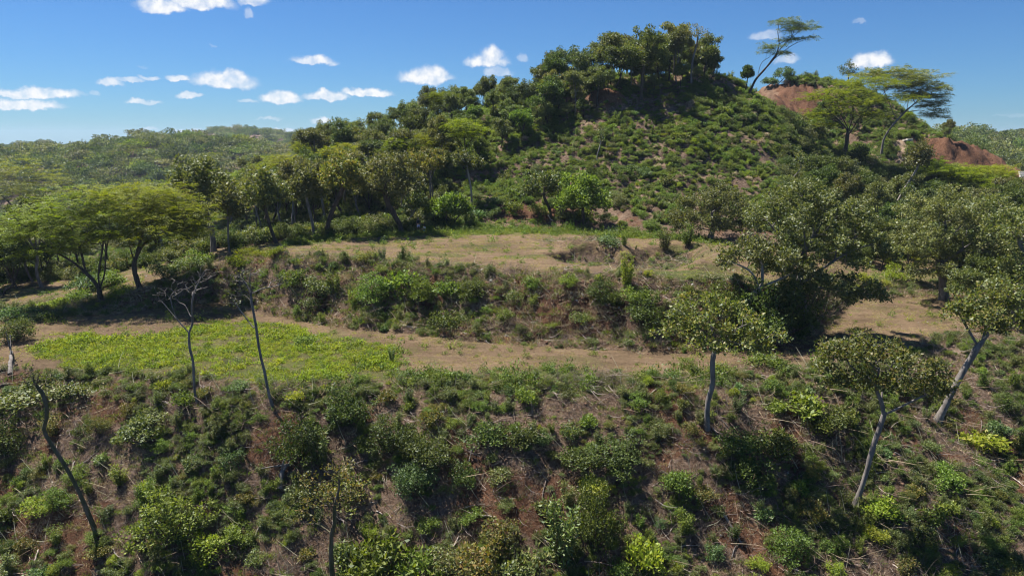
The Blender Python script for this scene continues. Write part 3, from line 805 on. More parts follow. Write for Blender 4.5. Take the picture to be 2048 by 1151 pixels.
# --- trees round the right end of the bank
tree_px('broadleaf_tree', (1497, 600), [[(1497, 602, 0), (1503, 588, 0), (1514, 576, -.3), (1518, 560, -.4)], [(1514, 574, -.3), (1500, 545, 0), (1478, 530, .2), (1455, 522, .3)],
        [(1518, 562, -.4), (1520, 530, .2), (1512, 500, .6)], [(1516, 572, -.3), (1545, 560, -.4), (1570, 548, -.3)]],
        [(1465, 520, .3, 36, 24, 1.6), (1500, 500, .6, 40, 28, 1.8), (1540, 520, .2, 44, 28, 1.8), (1580, 545, 0, 36, 22, 1.4)],
        'small crooked tree with a short pale trunk growing out of the bank, right', seed=11, n=80, leaves=3600, leaf=.26, clump_r=.5, r=.22, bark=B_PALE, mat=L_GREY, split=True)
tree_px('broadleaf_tree', (1612, 655), [[(1612, 655, 0), (1600, 610, 0), (1590, 570, .2), (1600, 520, .6), (1605, 480, 1)], [(1592, 575, .2), (1560, 585, -.4), (1520, 600, -.6)],
        [(1592, 570, .2), (1640, 530, 0), (1690, 500, .4)], [(1598, 530, .6), (1560, 480, 1), (1530, 440, 1.5)], [(1605, 500, .8), (1640, 440, 1.4), (1650, 410, 1.6)], [(1592, 570, 0), (1650, 575, -1), (1720, 590, -1)]],
        [(1540, 440, 1.5, 62, 45, 2.6), (1610, 410, 1.8, 70, 48, 3), (1680, 430, 1.4, 64, 46, 2.8), (1620, 490, 0, 80, 50, 3), (1700, 510, 0, 60, 50, 2.6), (1550, 530, -.4, 60, 40, 2.2), (1640, 575, -1, 70, 36, 2.2), (1710, 585, -1, 44, 30, 1.6), (1560, 595, -1, 44, 30, 1.6), (1570, 390, 2, 40, 25, 2)],
        'largest spreading tree, on the right end of the bank, crown hanging over the track', seed=14, n=520, leaves=34000, leaf=.215, clump_r=.42, r=.42, bark=B_GREY, mat=L_GREY, split=True, twigs=True, sides=8, step=.8)
lm(1620, 470, 'largest spreading tree')
tree_px('broadleaf_tree', (1420, 478), [[(1420, 478, 0), (1424, 450, 0), (1420, 425, 0)]],
        [(1370, 425, 0, 36, 26, 2), (1410, 405, .5, 46, 30, 2.4), (1460, 420, 0, 44, 34, 2.4), (1490, 455, -.5, 36, 28, 2), (1430, 450, -1, 56, 24, 2), (1360, 450, -1, 22, 18, 1.3), (1440, 385, 1.2, 36, 18, 2)],
        'low wide grey-green tree behind the pits at the right edge of the clearing', seed=16, n=230, leaves=15000, leaf=.23, clump_r=.48, r=.3, mat=L_GREY, from_frac=.3, step=.8)
tree_px('broadleaf_tree', (1888, 600), [[(1888, 602, 0), (1880, 560, 0), (1872, 520, .2), (1880, 480, .5)], [(1876, 530, 0), (1840, 500, 0), (1815, 480, 0)], [(1874, 525, 0), (1920, 490, 0), (1965, 465, 0)],
        [(1884, 575, 0), (1920, 560, -.8), (1960, 560, -1)]],
        [(1820, 480, 0, 52, 42, 2.6), (1870, 440, 1.2, 66, 42, 3), (1940, 430, 1.2, 66, 44, 3), (1840, 540, -.8, 50, 38, 2.4), (1910, 510, -.6, 70, 48, 3), (1975, 500, -.3, 58, 52, 3), (1870, 410, 2, 50, 22, 2.6)],
        'broad grey-green tree right of the track bend, its crown resting low over bright grass', seed=19, n=420, leaves=27000, leaf=.22, clump_r=.44, r=.4, mat=L_GREY, split=True, step=.8)
tree_px('broadleaf_tree', (2030, 640), [[(2030, 642, 0), (2034, 560, 0), (2030, 500, .4)], [(2032, 570, 0), (2070, 520, 0), (2110, 500, 0)]],
        [(2010, 450, 1, 56, 46, 3), (2060, 470, 0, 60, 60, 3), (2040, 540, -.5, 50, 44, 2.6), (2090, 560, 0, 60, 50, 3), (2000, 570, -.5, 40, 34, 2), (2050, 610, -1, 50, 30, 2.2)],
        'dense dark tree cut off by the right edge of the picture above the leaning trunk', seed=21, n=280, leaves=17000, leaf=.24, clump_r=.48, r=.4, mat=L_OLIVE, step=.8)

# --- bare trees on the foreground slope
tree_px('bare_tree', (394, 806), [[(394, 808, 0), (392, 770, 0), (395, 720, 0), (391, 690, 0), (393, 660, 0)], [(393, 661, 0), (402, 640, 0), (408, 610, -.3), (418, 580, -.4), (440, 540, -.3)],
        [(393, 661, 0), (378, 642, 0), (355, 618, .3), (340, 600, .4)], [(374, 638, 0), (370, 615, -.2), (368, 590, -.2), (382, 578, -.3)], [(400, 632, 0), (385, 608, .4), (370, 600, .5), (362, 575, .4)]],
        [(345, 590, .3, 22, 22, .7), (380, 575, 0, 26, 18, .9), (415, 570, 0, 24, 22, .8), (435, 550, 0, 18, 18, .6)],
        'thin leafless tree forking like a Y in front of the lime herb patch', seed=23, n=70, leaves=0, r=.078, bark=B_GREY, split=True, wig=.1, sag=.1, from_frac=.9)
lm(394, 740, 'Y-forked bare tree')
tree_px('bare_tree', (549, 818), [[(549, 820, 0), (541, 790, 0), (535, 740, 0), (528, 690, 0), (526, 650, 0), (521, 600, 0), (522, 584, 0)], [(522, 586, 0), (545, 576, -.2), (575, 570, -.4), (600, 562, -.4)],
        [(522, 602, 0), (505, 588, .3), (485, 590, .4), (470, 580, .4)], [(524, 656, 0), (505, 635, .3), (488, 610, .4), (478, 590, .4)], [(522, 586, 0), (510, 565, .2), (495, 548, .2)], [(522, 586, 0), (524, 556, -.2), (530, 535, -.2)]],
        [(495, 570, .2, 26, 28, .8), (530, 550, 0, 26, 22, .8), (580, 565, -.3, 26, 14, .7), (480, 605, .3, 16, 14, .5)],
        'tall thin near-leafless tree with horizontal twigs before the left end of the bank', seed=26, n=80, leaves=300, leaf=.13, clump_r=.22, r=.082, mat=L_OLIVE, bark=B_GREY, split=True, wig=.09, sag=.05, from_frac=.85)
lm(540, 740, 'tall thin bare tree')
tree_px('bare_tree', (192, 1062), [[(192, 1064, 0), (178, 1005, 0), (165, 960, 0), (148, 915, 0), (126, 868, 0), (120, 846, 0), (128, 825, 0), (132, 800, 0), (128, 775, 0), (118, 757, 0)],
        [(121, 848, 0), (108, 838, .1), (92, 828, .2)], [(119, 760, 0), (128, 745, -.2), (136, 733, -.3)], [(119, 760, 0), (108, 745, .2), (100, 735, .3), (112, 725, .3)]],
        [(112, 752, 0, 32, 16, .7), (128, 735, 0, 24, 13, .6)],
        'crooked dead tree with mossy dark trunk and bare tangled top, lower left', seed=29, n=80, leaves=90, leaf=.12, clump_r=.15, r=.105, mat=L_YELL, bark=B_MOSS, split=True, wig=.15, sag=.35, from_frac=.93)
lm(160, 940, 'crooked mossy dead tree')
tree_px('bare_tree', (668, 1180), [[(668, 1182, 0), (666, 1120, 0), (669, 1070, 0), (671, 1052, 0), (678, 1030, 0), (679, 1000, 0), (690, 960, 0), (691, 938, 0)], [(671, 1054, 0), (655, 1046, .2), (640, 1038, .3), (618, 1036, .3)],
        [(673, 1044, 0), (662, 1036, -.2), (655, 1028, -.2)], [(691, 940, 0), (712, 934, -.2), (730, 930, -.2)], [(691, 958, 0), (700, 968, -.1), (712, 972, -.2)]],
        [(690, 925, 0, 44, 20, 1.1), (650, 985, .2, 44, 26, 1), (610, 1010, .3, 34, 22, .9), (700, 985, 0, 30, 26, .8), (635, 950, .2, 30, 14, .8)],
        'crooked tree with thinning yellowed leaves at the bottom edge left of centre', seed=31, n=90, leaves=850, leaf=.17, clump_r=.25, r=.12, mat=L_YELL, bark=B_MOSS, split=True, wig=.12, sag=.1, from_frac=.5)
lm(668, 1080, 'crooked yellow-leaved tree')

# --- feathery yellow-green trees on the left
FE = dict(style='feather', mat=L_MIMOSA, bark=B_DARK, split=True, step=.7, sag=-.1, shell=.35)
tree_px('feathery_tree', (206, 606), [[(206, 608, 0), (202, 590, 0), (203, 575, 0)], [(203, 578, 0), (190, 555, 0), (160, 525, 0), (130, 505, 0), (100, 480, 0)], [(203, 576, 0), (205, 545, 0), (212, 500, .5), (215, 460, 1)],
        [(203, 575, 0), (222, 545, -.4), (232, 500, -.5), (240, 465, 0)], [(180, 545, 0), (165, 500, .8), (150, 450, 1)]],
        [(90, 470, 0, 58, 24, 3.0), (150, 440, .8, 70, 27, 3.4), (215, 425, 1, 70, 29, 3.4), (255, 465, 0, 42, 20, 2.6), (130, 500, -.6, 56, 20, 2.4), (205, 480, -1, 52, 20, 2.4), (60, 445, 1, 42, 20, 2.6), (110, 425, 1.6, 60, 20, 3), (180, 395, 2.0, 56, 24, 3)],
        'bright yellow-green feathery tree standing nearest the lower terrace at left, forking low', seed=35, n=230, leaves=39000, leaf=.085, clump_r=.85, r=.24, flat=.45, **FE)
lm(170, 480, 'low-forking feathery tree')
tree_px('feathery_tree', (281, 577), [[(281, 579, 0), (274, 545, 0), (275, 520, 0)], [(275, 525, 0), (300, 490, -.4), (340, 460, -.5)], [(275, 522, 0), (262, 480, .6), (258, 430, 1)], [(276, 520, 0), (292, 470, .4), (310, 420, .8)]],
        [(345, 462, -.6, 62, 22, 2.8), (385, 462, -.4, 36, 15, 2.2), (330, 432, 0, 66, 24, 3.2), (370, 425, .3, 46, 19, 2.6), (290, 405, 1, 66, 26, 3.4), (250, 385, 1.6, 50, 22, 3), (345, 398, 1, 50, 20, 3), (300, 485, -1, 40, 20, 2), (395, 440, 0, 28, 14, 1.8)],
        'yellow-green tree with flat outstretched tiers of foliage pointing right, left of the ramp', seed=38, n=210, leaves=36000, leaf=.085, clump_r=.85, r=.23, flat=.45, **FE)
lm(340, 440, 'flat-tiered feathery tree')
tree_px('feathery_tree', (60, 520), [[(60, 522, 0), (62, 460, 0), (60, 420, 0)], [(61, 440, 0), (30, 400, 0), (0, 380, 0)], [(61, 440, 0), (100, 400, 0), (130, 380, 0)]],
        [(20, 365, 0, 50, 27, 4), (70, 348, 1, 58, 26, 4), (120, 368, 0, 44, 24, 3.6), (60, 390, -1, 70, 26, 4), (0, 345, 1, 46, 24, 4), (-30, 400, 0, 46, 26, 4), (110, 395, -1, 40, 20, 3)],
        'highest yellow-green feathery tree at the left edge of the picture, behind the nearer ones', seed=41, n=190, leaves=28000, leaf=.12, clump_r=1.15, r=.3, flat=.5, **FE)

# --- big feathery umbrella tree by the red cut, right
tree_px('umbrella_tree', (1683, 318), [[(1683, 320, 0), (1690, 290, 0), (1690, 265, 0), (1697, 240, 0), (1695, 215, 0)], [(1690, 270, 0), (1720, 250, 0), (1745, 235, -.5), (1800, 225, -.6)], [(1690, 275, 0), (1712, 240, .5), (1735, 215, 1), (1770, 180, 1.5)],
        [(1690, 262, 0), (1660, 235, 0), (1635, 215, 0)], [(1692, 262, 0), (1675, 225, 1), (1665, 195, 1)]],
        [(1640, 232, 0, 36, 14, 3.4), (1680, 190, 1, 52, 14, 4), (1740, 168, 2, 60, 12, 4.6), (1700, 215, -1, 50, 12, 3.4), (1640, 200, 1, 36, 12, 3.4), (1780, 205, 0, 46, 12, 3.6), (1720, 240, -2, 44, 10, 3), (1620, 255, -1, 26, 10, 2.4)],
        'big yellow-green umbrella-shaped tree with dark forked trunk below the red earth cut', seed=44, n=190, leaves=28000, leaf=.12, clump_r=1.1, r=.34, y0=110, **FE)
lm(1700, 220, 'yellow-green umbrella tree')
tree_px('umbrella_tree', (1762, 312), [[(1762, 312, 0), (1766, 272, 0), (1795, 232, 0), (1825, 205, 0)], [(1785, 245, 0), (1760, 200, 0), (1745, 175, 0)], [(1800, 228, 0), (1835, 225, 0), (1855, 240, 0)]],
        [(1790, 158, 2, 66, 16, 4), (1830, 182, 1, 40, 16, 3.6), (1850, 212, 0, 28, 20, 2.8), (1860, 234, 0, 20, 14, 2.4), (1800, 180, 0, 50, 16, 3.4), (1745, 150, 3, 36, 8, 3.6), (1815, 200, 0, 30, 9, 3), (1845, 195, 1, 26, 10, 3)],
        'darker umbrella tree behind the yellow-green one, its right end drooping against the sky', seed=47, n=280, leaves=48000, leaf=.12, clump_r=.95, r=.2, y0=125, style='feather', mat=L_OLIVE, bark=B_GREY, split=True, step=.7, sag=-.1)
tree_px('leaning_tree', (1497, 192), [[(1497, 192, 0), (1508, 162, 0), (1530, 136, 0), (1550, 112, 0)], [(1512, 155, 0), (1518, 130, 0), (1534, 118, 0)], [(1526, 140, 0), (1552, 106, .4), (1572, 84, .6), (1590, 70, .6)], [(1540, 124, 0), (1575, 98, -.4), (1612, 84, -.5)],
        [(1545, 118, 0), (1550, 95, 0), (1545, 72, 0)]],
        [(1535, 100, 0, 17, 6, 2), (1560, 56, 0, 24, 6, 2.2), (1595, 66, 0, 26, 7, 2.4), (1612, 84, 0, 13, 5, 1.6), (1575, 88, 0, 22, 5, 1.8), (1560, 112, 0, 16, 4, 1.4), (1572, 70, 0, 22, 8, 2), (1528, 108, 0, 12, 5, 1.4)],
        'slender tree leaning far right on the skyline with flat wind-swept foliage tufts', seed=50, n=110, leaves=9000, leaf=.12, clump_r=.55, r=.2, y0=115, style='feather', mat=L_OLIVE, bark=B_DARK, split=True, step=.6, sag=-.05)
lm(1540, 120, 'leaning skyline tree')

def plain(label, base, crown, seed, mat=L_OLIVE, bark=B_DARK, n=60, leaves=3600, leaf=.34, clump_r=.7, r=.18, lean=0, name='broadleaf_tree', y0=60, **kw):
    """a single-trunk tree: crown = (px, py, half-width, half-height)"""
    bx, by = base; cx, cy, hw, hh = crown
    mm = mpp(hit(bx, by, y0=y0)); rd = hw * mm
    return tree_px(name, base, [[(bx, by, 0), (bx + lean, (by + cy + hh) / 2, 0), (cx, cy + hh * .6, 0), (cx, cy + hh * .1, 0)]],
        [(cx, cy, 0, hw * .8, hh * .85, rd * .8), (cx - hw * .5, cy + hh * .25, 0, hw * .5, hh * .6, rd * .6), (cx + hw * .5, cy + hh * .2, 0, hw * .5, hh * .6, rd * .6), (cx + hw * .1, cy - hh * .45, .5, hw * .5, hh * .5, rd * .5)],
        label, seed=seed, mat=mat, bark=bark, n=n, leaves=leaves, leaf=leaf, clump_r=clump_r, r=r, y0=y0, **kw)

plain('tall pale-trunked tree with a high grey-green crown, left of the clearing', (427, 503), (412, 365, 58, 52), 60, L_GREY, B_GREY, n=80, leaves=5200, r=.27)
lm(415, 400, 'tall pale-trunked tree')
plain('thin dark sapling just right of the tall pale-trunked tree', (459, 505), (462, 410, 34, 40), 61, L_GREY, B_GREY, n=40, leaves=2200, r=.1)
plain('forest-edge tree with a sinuous dark trunk behind the left end of the clearing', (553, 486), (535, 385, 46, 48), 62, L_OLIVE, B_DARK, n=60, leaves=3800, r=.18, lean=-8)
plain('grey-trunked forest-edge tree left of the brown right-leaning tree', (627, 474), (618, 375, 40, 42), 63, L_GREY, B_GREY, n=50, leaves=3400, r=.18)
plain('brownish tree leaning right at the far left edge of the clearing', (655, 473), (690, 350, 46, 46), 64, L_YELL, B_DARK, n=60, leaves=3400, r=.26, lean=6)
plain('large round grey-green tree with leaning dark trunk beside the two people', (803, 466), (775, 362, 74, 62), 65, L_GREY, B_DARK, n=110, leaves=7600, r=.30, lean=-4)
lm(790, 380, 'round tree beside the people')
plain('small crooked tree between the leaning dark trunk and the standing person', (813, 462), (830, 405, 24, 26), 66, L_OLIVE, B_GREY, n=26, leaves=1300, r=.1)
plain('slender bare-stemmed tree with a small flat yellow-green crown on the lower hill', (943, 420), (936, 327, 36, 20), 67, L_OLIVE, B_PALE, n=40, leaves=2300, r=.13, clump_r=.5)
lm(940, 350, 'slender flat-topped tree')
plain('small olive tree with short dark trunk on the cleared strip below the hill', (1100, 433), (1088, 372, 44, 34), 68, L_OLIVE, B_DARK, n=60, leaves=4000, r=.19)
plain('round bright green tree, densest on the strip behind the clearing', (1168, 455), (1165, 395, 54, 46), 69, L_GREEN, B_DARK, n=90, leaves=6800, r=.2, y0=75)
lm(1165, 395, 'round bright green tree')
plain('bright green young tree just right of the two people', (893, 458), (893, 415, 28, 26), 70, L_GREEN, B_DARK, n=34, leaves=2400, r=.09)
plain('slim young tree with dark stem, second to the right of the people', (907, 456), (922, 410, 22, 24), 71, L_GREEN, B_DARK, n=26, leaves=1700, r=.08)
plain('slim young tree directly right of the standing person', (866, 456), (868, 420, 17, 18), 72, L_GREEN, B_DARK, n=20, leaves=1100, r=.07)
# hill and skyline
plain('thin tree with sparse reddish twigs rising above the others on the summit', (1382, 165), (1390, 76, 24, 20), 73, L_YELL, B_GREY, n=50, leaves=700, r=.16, clump_r=.35, leaf=.22, y0=115)
plain('dense dark tree, darkest and roundest on the summit skyline', (1282, 200), (1284, 115, 50, 50), 74, L_DARK, B_DARK, n=100, leaves=7500, r=.26, y0=115, leaf=.36)
plain('olive flat-topped tree behind the reddish-twigged tree on the summit', (1338, 165), (1338, 90, 34, 24), 75, L_OLIVE, B_DARK, n=60, leaves=3600, r=.16, y0=115)
plain('rounded olive tree at the right end of the summit grove', (1408, 160), (1412, 112, 22, 24), 76, L_OLIVE, B_DARK, n=40, leaves=2600, r=.14, y0=115)
plain('small dark bushy tree at the foot of the leaning skyline tree', (1492, 185), (1493, 148, 12, 17), 77, L_DARK, B_DARK, n=24, leaves=1500, r=.08, y0=115, clump_r=.5)
plain('small tree with drooping right side between the leaning tree and the red cut', (1556, 172), (1566, 148, 20, 15), 78, L_BLUE, B_DARK, n=30, leaves=1600, r=.09, y0=150, clump_r=.6)
plain('low round tree on the skyline left of the red cut', (1533, 176), (1540, 163, 17, 8), 79, L_BLUE, B_DARK, n=22, leaves=1300, r=.07, y0=150, clump_r=.6)
plain('spiky upright tree on the knoll just left of the umbrella trees', (1697, 172), (1695, 142, 20, 20), 80, L_DARK, B_DARK, n=44, leaves=1500, r=.12, y0=150, clump_r=.5, leaf=.26)
plain('bare pale forked trunk with a small leafy head, right of the red road', (1782, 448), (1820, 318, 26, 36), 81, L_GREY, B_PALE, n=44, leaves=2600, r=.16, y0=85, lean=8)
lm(1800, 370, 'pale forked trunk')
plain('thin pale dead trunk on the shaded lower right hillside', (1582, 368), (1598, 325, 14, 22), 82, L_OLIVE, B_PALE, n=12, leaves=260, r=.07, y0=90, clump_r=.4)
plain('pale thin trunk beneath the yellow-green umbrella tree', (1702, 362), (1712, 312, 18, 24), 83, L_DARK, B_PALE, n=26, leaves=1500, r=.1, y0=90, clump_r=.6)
plain('bare pale sapling standing alone among hill shrubs below the red mound', (1194, 322), (1200, 272, 11, 26), 84, L_GREY, B_PALE, n=18, leaves=160, r=.08, y0=90, clump_r=.4)
for q, (bx, by, cx, cy, hw, hh) in enumerate([(1870, 385, 1865, 335, 44, 26), (1915, 400, 1925, 350, 48, 26), (1970, 395, 1975, 345, 44, 24), (1990, 420, 2010, 380, 46, 30)]):
    tree_px('feathery_tree', (bx, by), [[(bx, by, 0), (bx, (by + cy) / 2, 0), (cx, cy + 6, 0)]],
        [(cx, cy, 0, hw, hh * .5, 4), (cx - hw * .4, cy + hh * .5, -1, hw * .6, hh * .4, 3), (cx + hw * .4, cy + hh * .5, -1, hw * .6, hh * .4, 3)],
        ['yellow-green feathery tree right of the pale forked trunk', 'yellow-green feathery tree spreading under the bare red slope', 'rightmost spreading yellow-green tree just under the red slope', 'low yellow-green tree nearest the right edge of the picture'][q],
        seed=90 + q, n=80, leaves=12500, leaf=.12, clump_r=1.0, r=.16, style='feather', mat=L_MIMOSA, bark=B_DARK, y0=90, step=.8, from_frac=.3)

for a_ in [(400, 690, 'lime herb patch'), (1213, 208, 'red mound'), (1185, 512, 'darker left pit'), (1330, 515, 'right pit in the clearing'), (1570, 195, 'red knoll cut'), (1960, 312, 'bare red slope'),
 (835, 662, 'pale log at the bank foot'), (840, 450, 'standing person'), (750, 880, 'dark bush cluster'), (1185, 1040, 'tallest dark bush'), (760, 1110, 'shiny large-leaved bush'), (30, 665, 'round left-edge bush'),
 (570, 955, 'curved grey stump'), (2048, 1151, 'lower right corner'), (0, 1151, 'lower left corner'), (1380, 110, 'twiggy summit tree'), (1284, 110, 'dark summit tree'), (1640, 640, 'shaded end of the bank'), (1250, 570, 'bright upright rim bush'),
 (520, 512, 'yellow-green rim bushes'), (820, 600, 'hanging green mass on the bank'), (1430, 430, 'low wide tree'), (1890, 490, 'broad track-bend tree'), (1500, 1151, 'bottom edge right of centre'), (975, 1035, 'pale log at bottom centre'),
 (690, 350, 'brown right-leaning tree'), (60, 350, 'highest feathery tree'), (1088, 372, 'small olive tree on the strip'), (1790, 300, 'red road'), (1950, 350, 'spreading yellow trees'), (1920, 430, 'low dense canopy')]: lm(*a_)
# ------------------------------------------------------------------ the forest: prototypes, then one object per tree
FRNG = np.random.default_rng(77)
def forest_proto(kind, seed):
    r = np.random.default_rng(seed)
    H = {'broad': 9.5, 'grey': 10.5, 'dark': 9, 'feather': 8.5, 'thin': 10, 'green': 6.5}[kind]
    lean = r.normal() * .6
    hw = {'broad': 2.9, 'grey': 2.7, 'dark': 3.0, 'feather': 3.7, 'thin': 2.0, 'green': 2.3}[kind]
    base_h = H * {'broad': .3, 'grey': .38, 'dark': .2, 'feather': .42, 'thin': .5, 'green': .25}[kind]
    top = np.array([lean, r.normal() * .5, base_h])
    mains = [[(0, 0, 0), (lean * .3 + r.normal() * .15, r.normal() * .2, base_h * .5), tuple(top), (lean * 1.2, top[1], base_h + (H - base_h) * .45)]]
    for a in range(3):
        an = a * 2.1 + r.random() * 1.2
        mains.append([tuple(top), (top[0] + math.cos(an) * hw * .3, top[1] + math.sin(an) * hw * .3, base_h + (H - base_h) * .3), (top[0] + math.cos(an) * hw * .6, top[1] + math.sin(an) * hw * .6, base_h + (H - base_h) * .55)])
    blobs = []
    nb = 10
    for k in range(nb):
        an = k * 2.4 + r.random(); rr = hw * (.25 + .55 * r.random())
        z = base_h + (H - base_h) * (.35 + .6 * r.random() * (1 - rr / hw * .4))
        fl = .34 if kind == 'feather' else .55
        blobs.append((top[0] + math.cos(an) * rr, top[1] + math.sin(an) * rr, z, hw * r.uniform(.35, .6), hw * r.uniform(.35, .6), hw * r.uniform(.35, .6) * fl / .55 * .8))
    mat = {'broad': L_OLIVE, 'grey': L_GREY, 'dark': L_DARK, 'feather': L_MIMOSA, 'thin': L_YELL, 'green': L_GREEN}[kind]
    bark = {'broad': B_DARK, 'grey': B_GREY, 'dark': B_DARK, 'feather': B_DARK, 'thin': B_GREY, 'green': B_DARK}[kind]
    if kind == 'feather':
        return build_tree('feathery_tree', (0, 0, 0), seed, mains, blobs, 85, 9500, bark, mat, .17, style='feather', leaf=.13, clump_r=.9, step=1.0, sag=-.05, sides=5, flat=.5)
    return build_tree('broadleaf_tree', (0, 0, 0), seed, mains, blobs, {'thin': 60}.get(kind, 120), {'thin': 2000}.get(kind, 6000), bark, mat, {'thin': .12}.get(kind, .17), leaf=.32, clump_r={'thin': .5}.get(kind, .55), step=1.0, sides=5)
PROTO = {k: [forest_proto(k, 500 + 7 * i + j * 101) for j in range(n)] for i, (k, n) in enumerate([('broad', 4), ('grey', 3), ('dark', 3), ('feather', 3), ('thin', 2), ('green', 2)])}
used_proto = set()

# stands of trees: (name, polygon of photo pixels for the trunk bases, spacing m, size range, mix of kinds, y range m, wording, group)
STANDS = [
 ('edge', [(330, 512), (430, 490), (560, 470), (700, 452), (830, 448), (900, 420), (900, 395), (700, 415), (560, 440), (400, 465), (300, 485), (200, 515)], 3.4, (.75, 1.05), dict(broad=4, grey=4, dark=2, thin=1), (74, 112), 'at the forest edge'),
 ('deep', [(-260, 470), (200, 500), (420, 470), (600, 445), (760, 410), (880, 360), (880, 330), (700, 350), (500, 400), (200, 410), (-260, 390)], 4.7, (.8, 1.1), dict(broad=4, grey=2, dark=2, feather=3, thin=1), (84, 160), 'inside the left forest'),
 ('left', [(-200, 600), (40, 590), (120, 560), (200, 545), (280, 520), (400, 500), (400, 470), (200, 480), (-200, 500)], 3.2, (.6, .95), dict(dark=5, broad=3, grey=1), (64, 96), 'in the thicket beneath the feathery trees'),
 ('flank', [(600, 330), (700, 310), (800, 275), (900, 240), (1024, 212), (1100, 205), (1120, 250), (1080, 270), (1000, 300), (960, 330), (900, 365), (840, 395), (760, 410), (640, 400)], 3.3, (.6, .86), dict(broad=7, grey=1, dark=2, feather=1, green=1), (84, 155), 'on the wooded left flank of the hill'),
 ('summit', [(1090, 200), (1150, 185), (1250, 160), (1340, 150), (1420, 150), (1425, 160), (1340, 172), (1250, 200), (1170, 228), (1090, 262)], 3.0, (.7, 1.0), dict(broad=6, dark=4, thin=1, grey=1), (108, 150), 'in the grove along the summit of the hill'),
 ('summit low', [(1090, 215), (1150, 195), (1250, 170), (1340, 158), (1425, 156), (1425, 170), (1340, 185), (1250, 215), (1170, 240), (1080, 275)], 2.3, (.32, .5), dict(broad=5, dark=4, green=1, grey=1), (108, 150), 'low under the summit grove'),
 ('right', [(1600, 400), (1700, 380), (1760, 420), (1900, 440), (2060, 440), (2160, 470), (2160, 540), (1980, 545), (1800, 500), (1700, 470), (1600, 440)], 4.4, (.55, .8), dict(dark=4, broad=4, grey=2, feather=1), (84, 118), 'in the hollow beyond the big trees at right'),
 ('right edge', [(1905, 640), (1900, 590), (1790, 560), (1700, 520), (1700, 500), (2120, 500), (2120, 640), (1990, 655)], 3.2, (.42, .66), dict(dark=3, broad=4, grey=3), (60, 86), 'between the big trees at the right edge'),
 ('knoll', [(1640, 250), (1700, 235), (1760, 225), (1830, 255), (1850, 275), (1760, 280), (1690, 262), (1640, 275)], 4.6, (.28, .42), dict(feather=3, broad=2, dark=1), (130, 180), 'on the knoll beneath the umbrella trees'),
 ('right far', [(1880, 278), (1960, 285), (2048, 300), (2110, 310), (2110, 280), (1880, 276)], 5.0, (.25, .4), dict(broad=3, grey=2, feather=2), (150, 175), 'on the skyline slope right of the red road'),
]
def in_poly(px, py, pts):
    c = False; n = len(pts)
    for a in range(n):
        x1, y1 = pts[a]; x2, y2 = pts[(a + 1) % n]
        if (y1 > py) != (y2 > py) and px < (x2 - x1) * (py - y1) / (y2 - y1) + x1: c = not c
    return c
TREES = []
KIND_WORDS = {'broad': ['olive tree'], 'grey': ['grey-green tree'], 'dark': ['dark tree'], 'feather': ['feathery tree'], 'thin': ['thin yellowing tree'], 'green': ['bright green tree']}
handxy = [Vector((o.location.x, o.location.y)) for o in SC.objects if o.type == 'EMPTY' and o.get('category') == 'tree']
for (nm, poly, sp, szr, mixk, yr, where) in STANDS:
    rng = np.random.default_rng(abs(hash(nm)) % 1000 if False else sum(map(ord, nm)))
    kinds = list(mixk); w = np.array([mixk[k] for k in kinds], float); w /= w.sum()
    pts = []
    for _ in range(9000):
        y = rng.uniform(*yr); x = rng.uniform(-.9, .9) * y
        z = float(gz(x, y)); px, py = proj(x, y, z)
        if px < -230 or px > 2180: continue
        if not in_poly(px + float(fbm(x / 6, y / 6, 3)) * 0, py, poly): continue
        if any((x - a[0]) ** 2 + (y - a[1]) ** 2 < (sp * a[3]) ** 2 for a in pts): continue
        if any((x - h.x) ** 2 + (y - h.y) ** 2 < (sp * .55) ** 2 for h in handxy): continue
        pts.append((x, y, z, rng.uniform(.8, 1.2)))
        if len(pts) > 92: break
    for (x, y, z, _) in pts:
        k = kinds[rng.choice(len(kinds), p=w)]
        if nm in ('flank', 'deep') and fbm(x / 14, y / 14, 91, 2) > .22 and rng.random() < .4: k = 'feather'
        TREES.append((x, y, z, k, rng.uniform(*szr), rng.random() * 6.28, where, nm, int(rng.integers(0, 9))))
for (x, y, z, k, s, rz, where, nm, pi) in TREES:
    src = PROTO[k][pi % len(PROTO[k])]
    if nm == 'summit' and x / y > .235: s *= .78
    if nm == 'flank' and x / y > -.06: s *= .86
    sc = (s * (1 + .12 * math.sin(rz * 3)), s * (1 + .12 * math.cos(rz * 5)), s * (1 + .1 * math.sin(rz * 7)))
    if id(src) not in used_proto:
        t = src; used_proto.add(id(src)); t.location = (x, y, z - .2); t.rotation_euler = (0, 0, rz); t.scale = sc
    else: t = copy_tree(src, (x, y, z - .2), rz, sc)
    t['category'] = 'tree'; t['group'] = 'trees ' + where
    words = KIND_WORDS[k]
    t['_w'] = words[pi % len(words)]; t['_s'] = ('tall' if s > szr[0] + .6 * (szr[1] - szr[0]) else 'small' if s < .62 else '')
    t['_h'] = s * 8.0
for lst in PROTO.values():
    for p_ in lst:
        if id(p_) not in used_proto:
            for c in list(p_.children): bpy.data.objects.remove(c)
            bpy.data.objects.remove(p_)
print('forest trees', len(TREES))

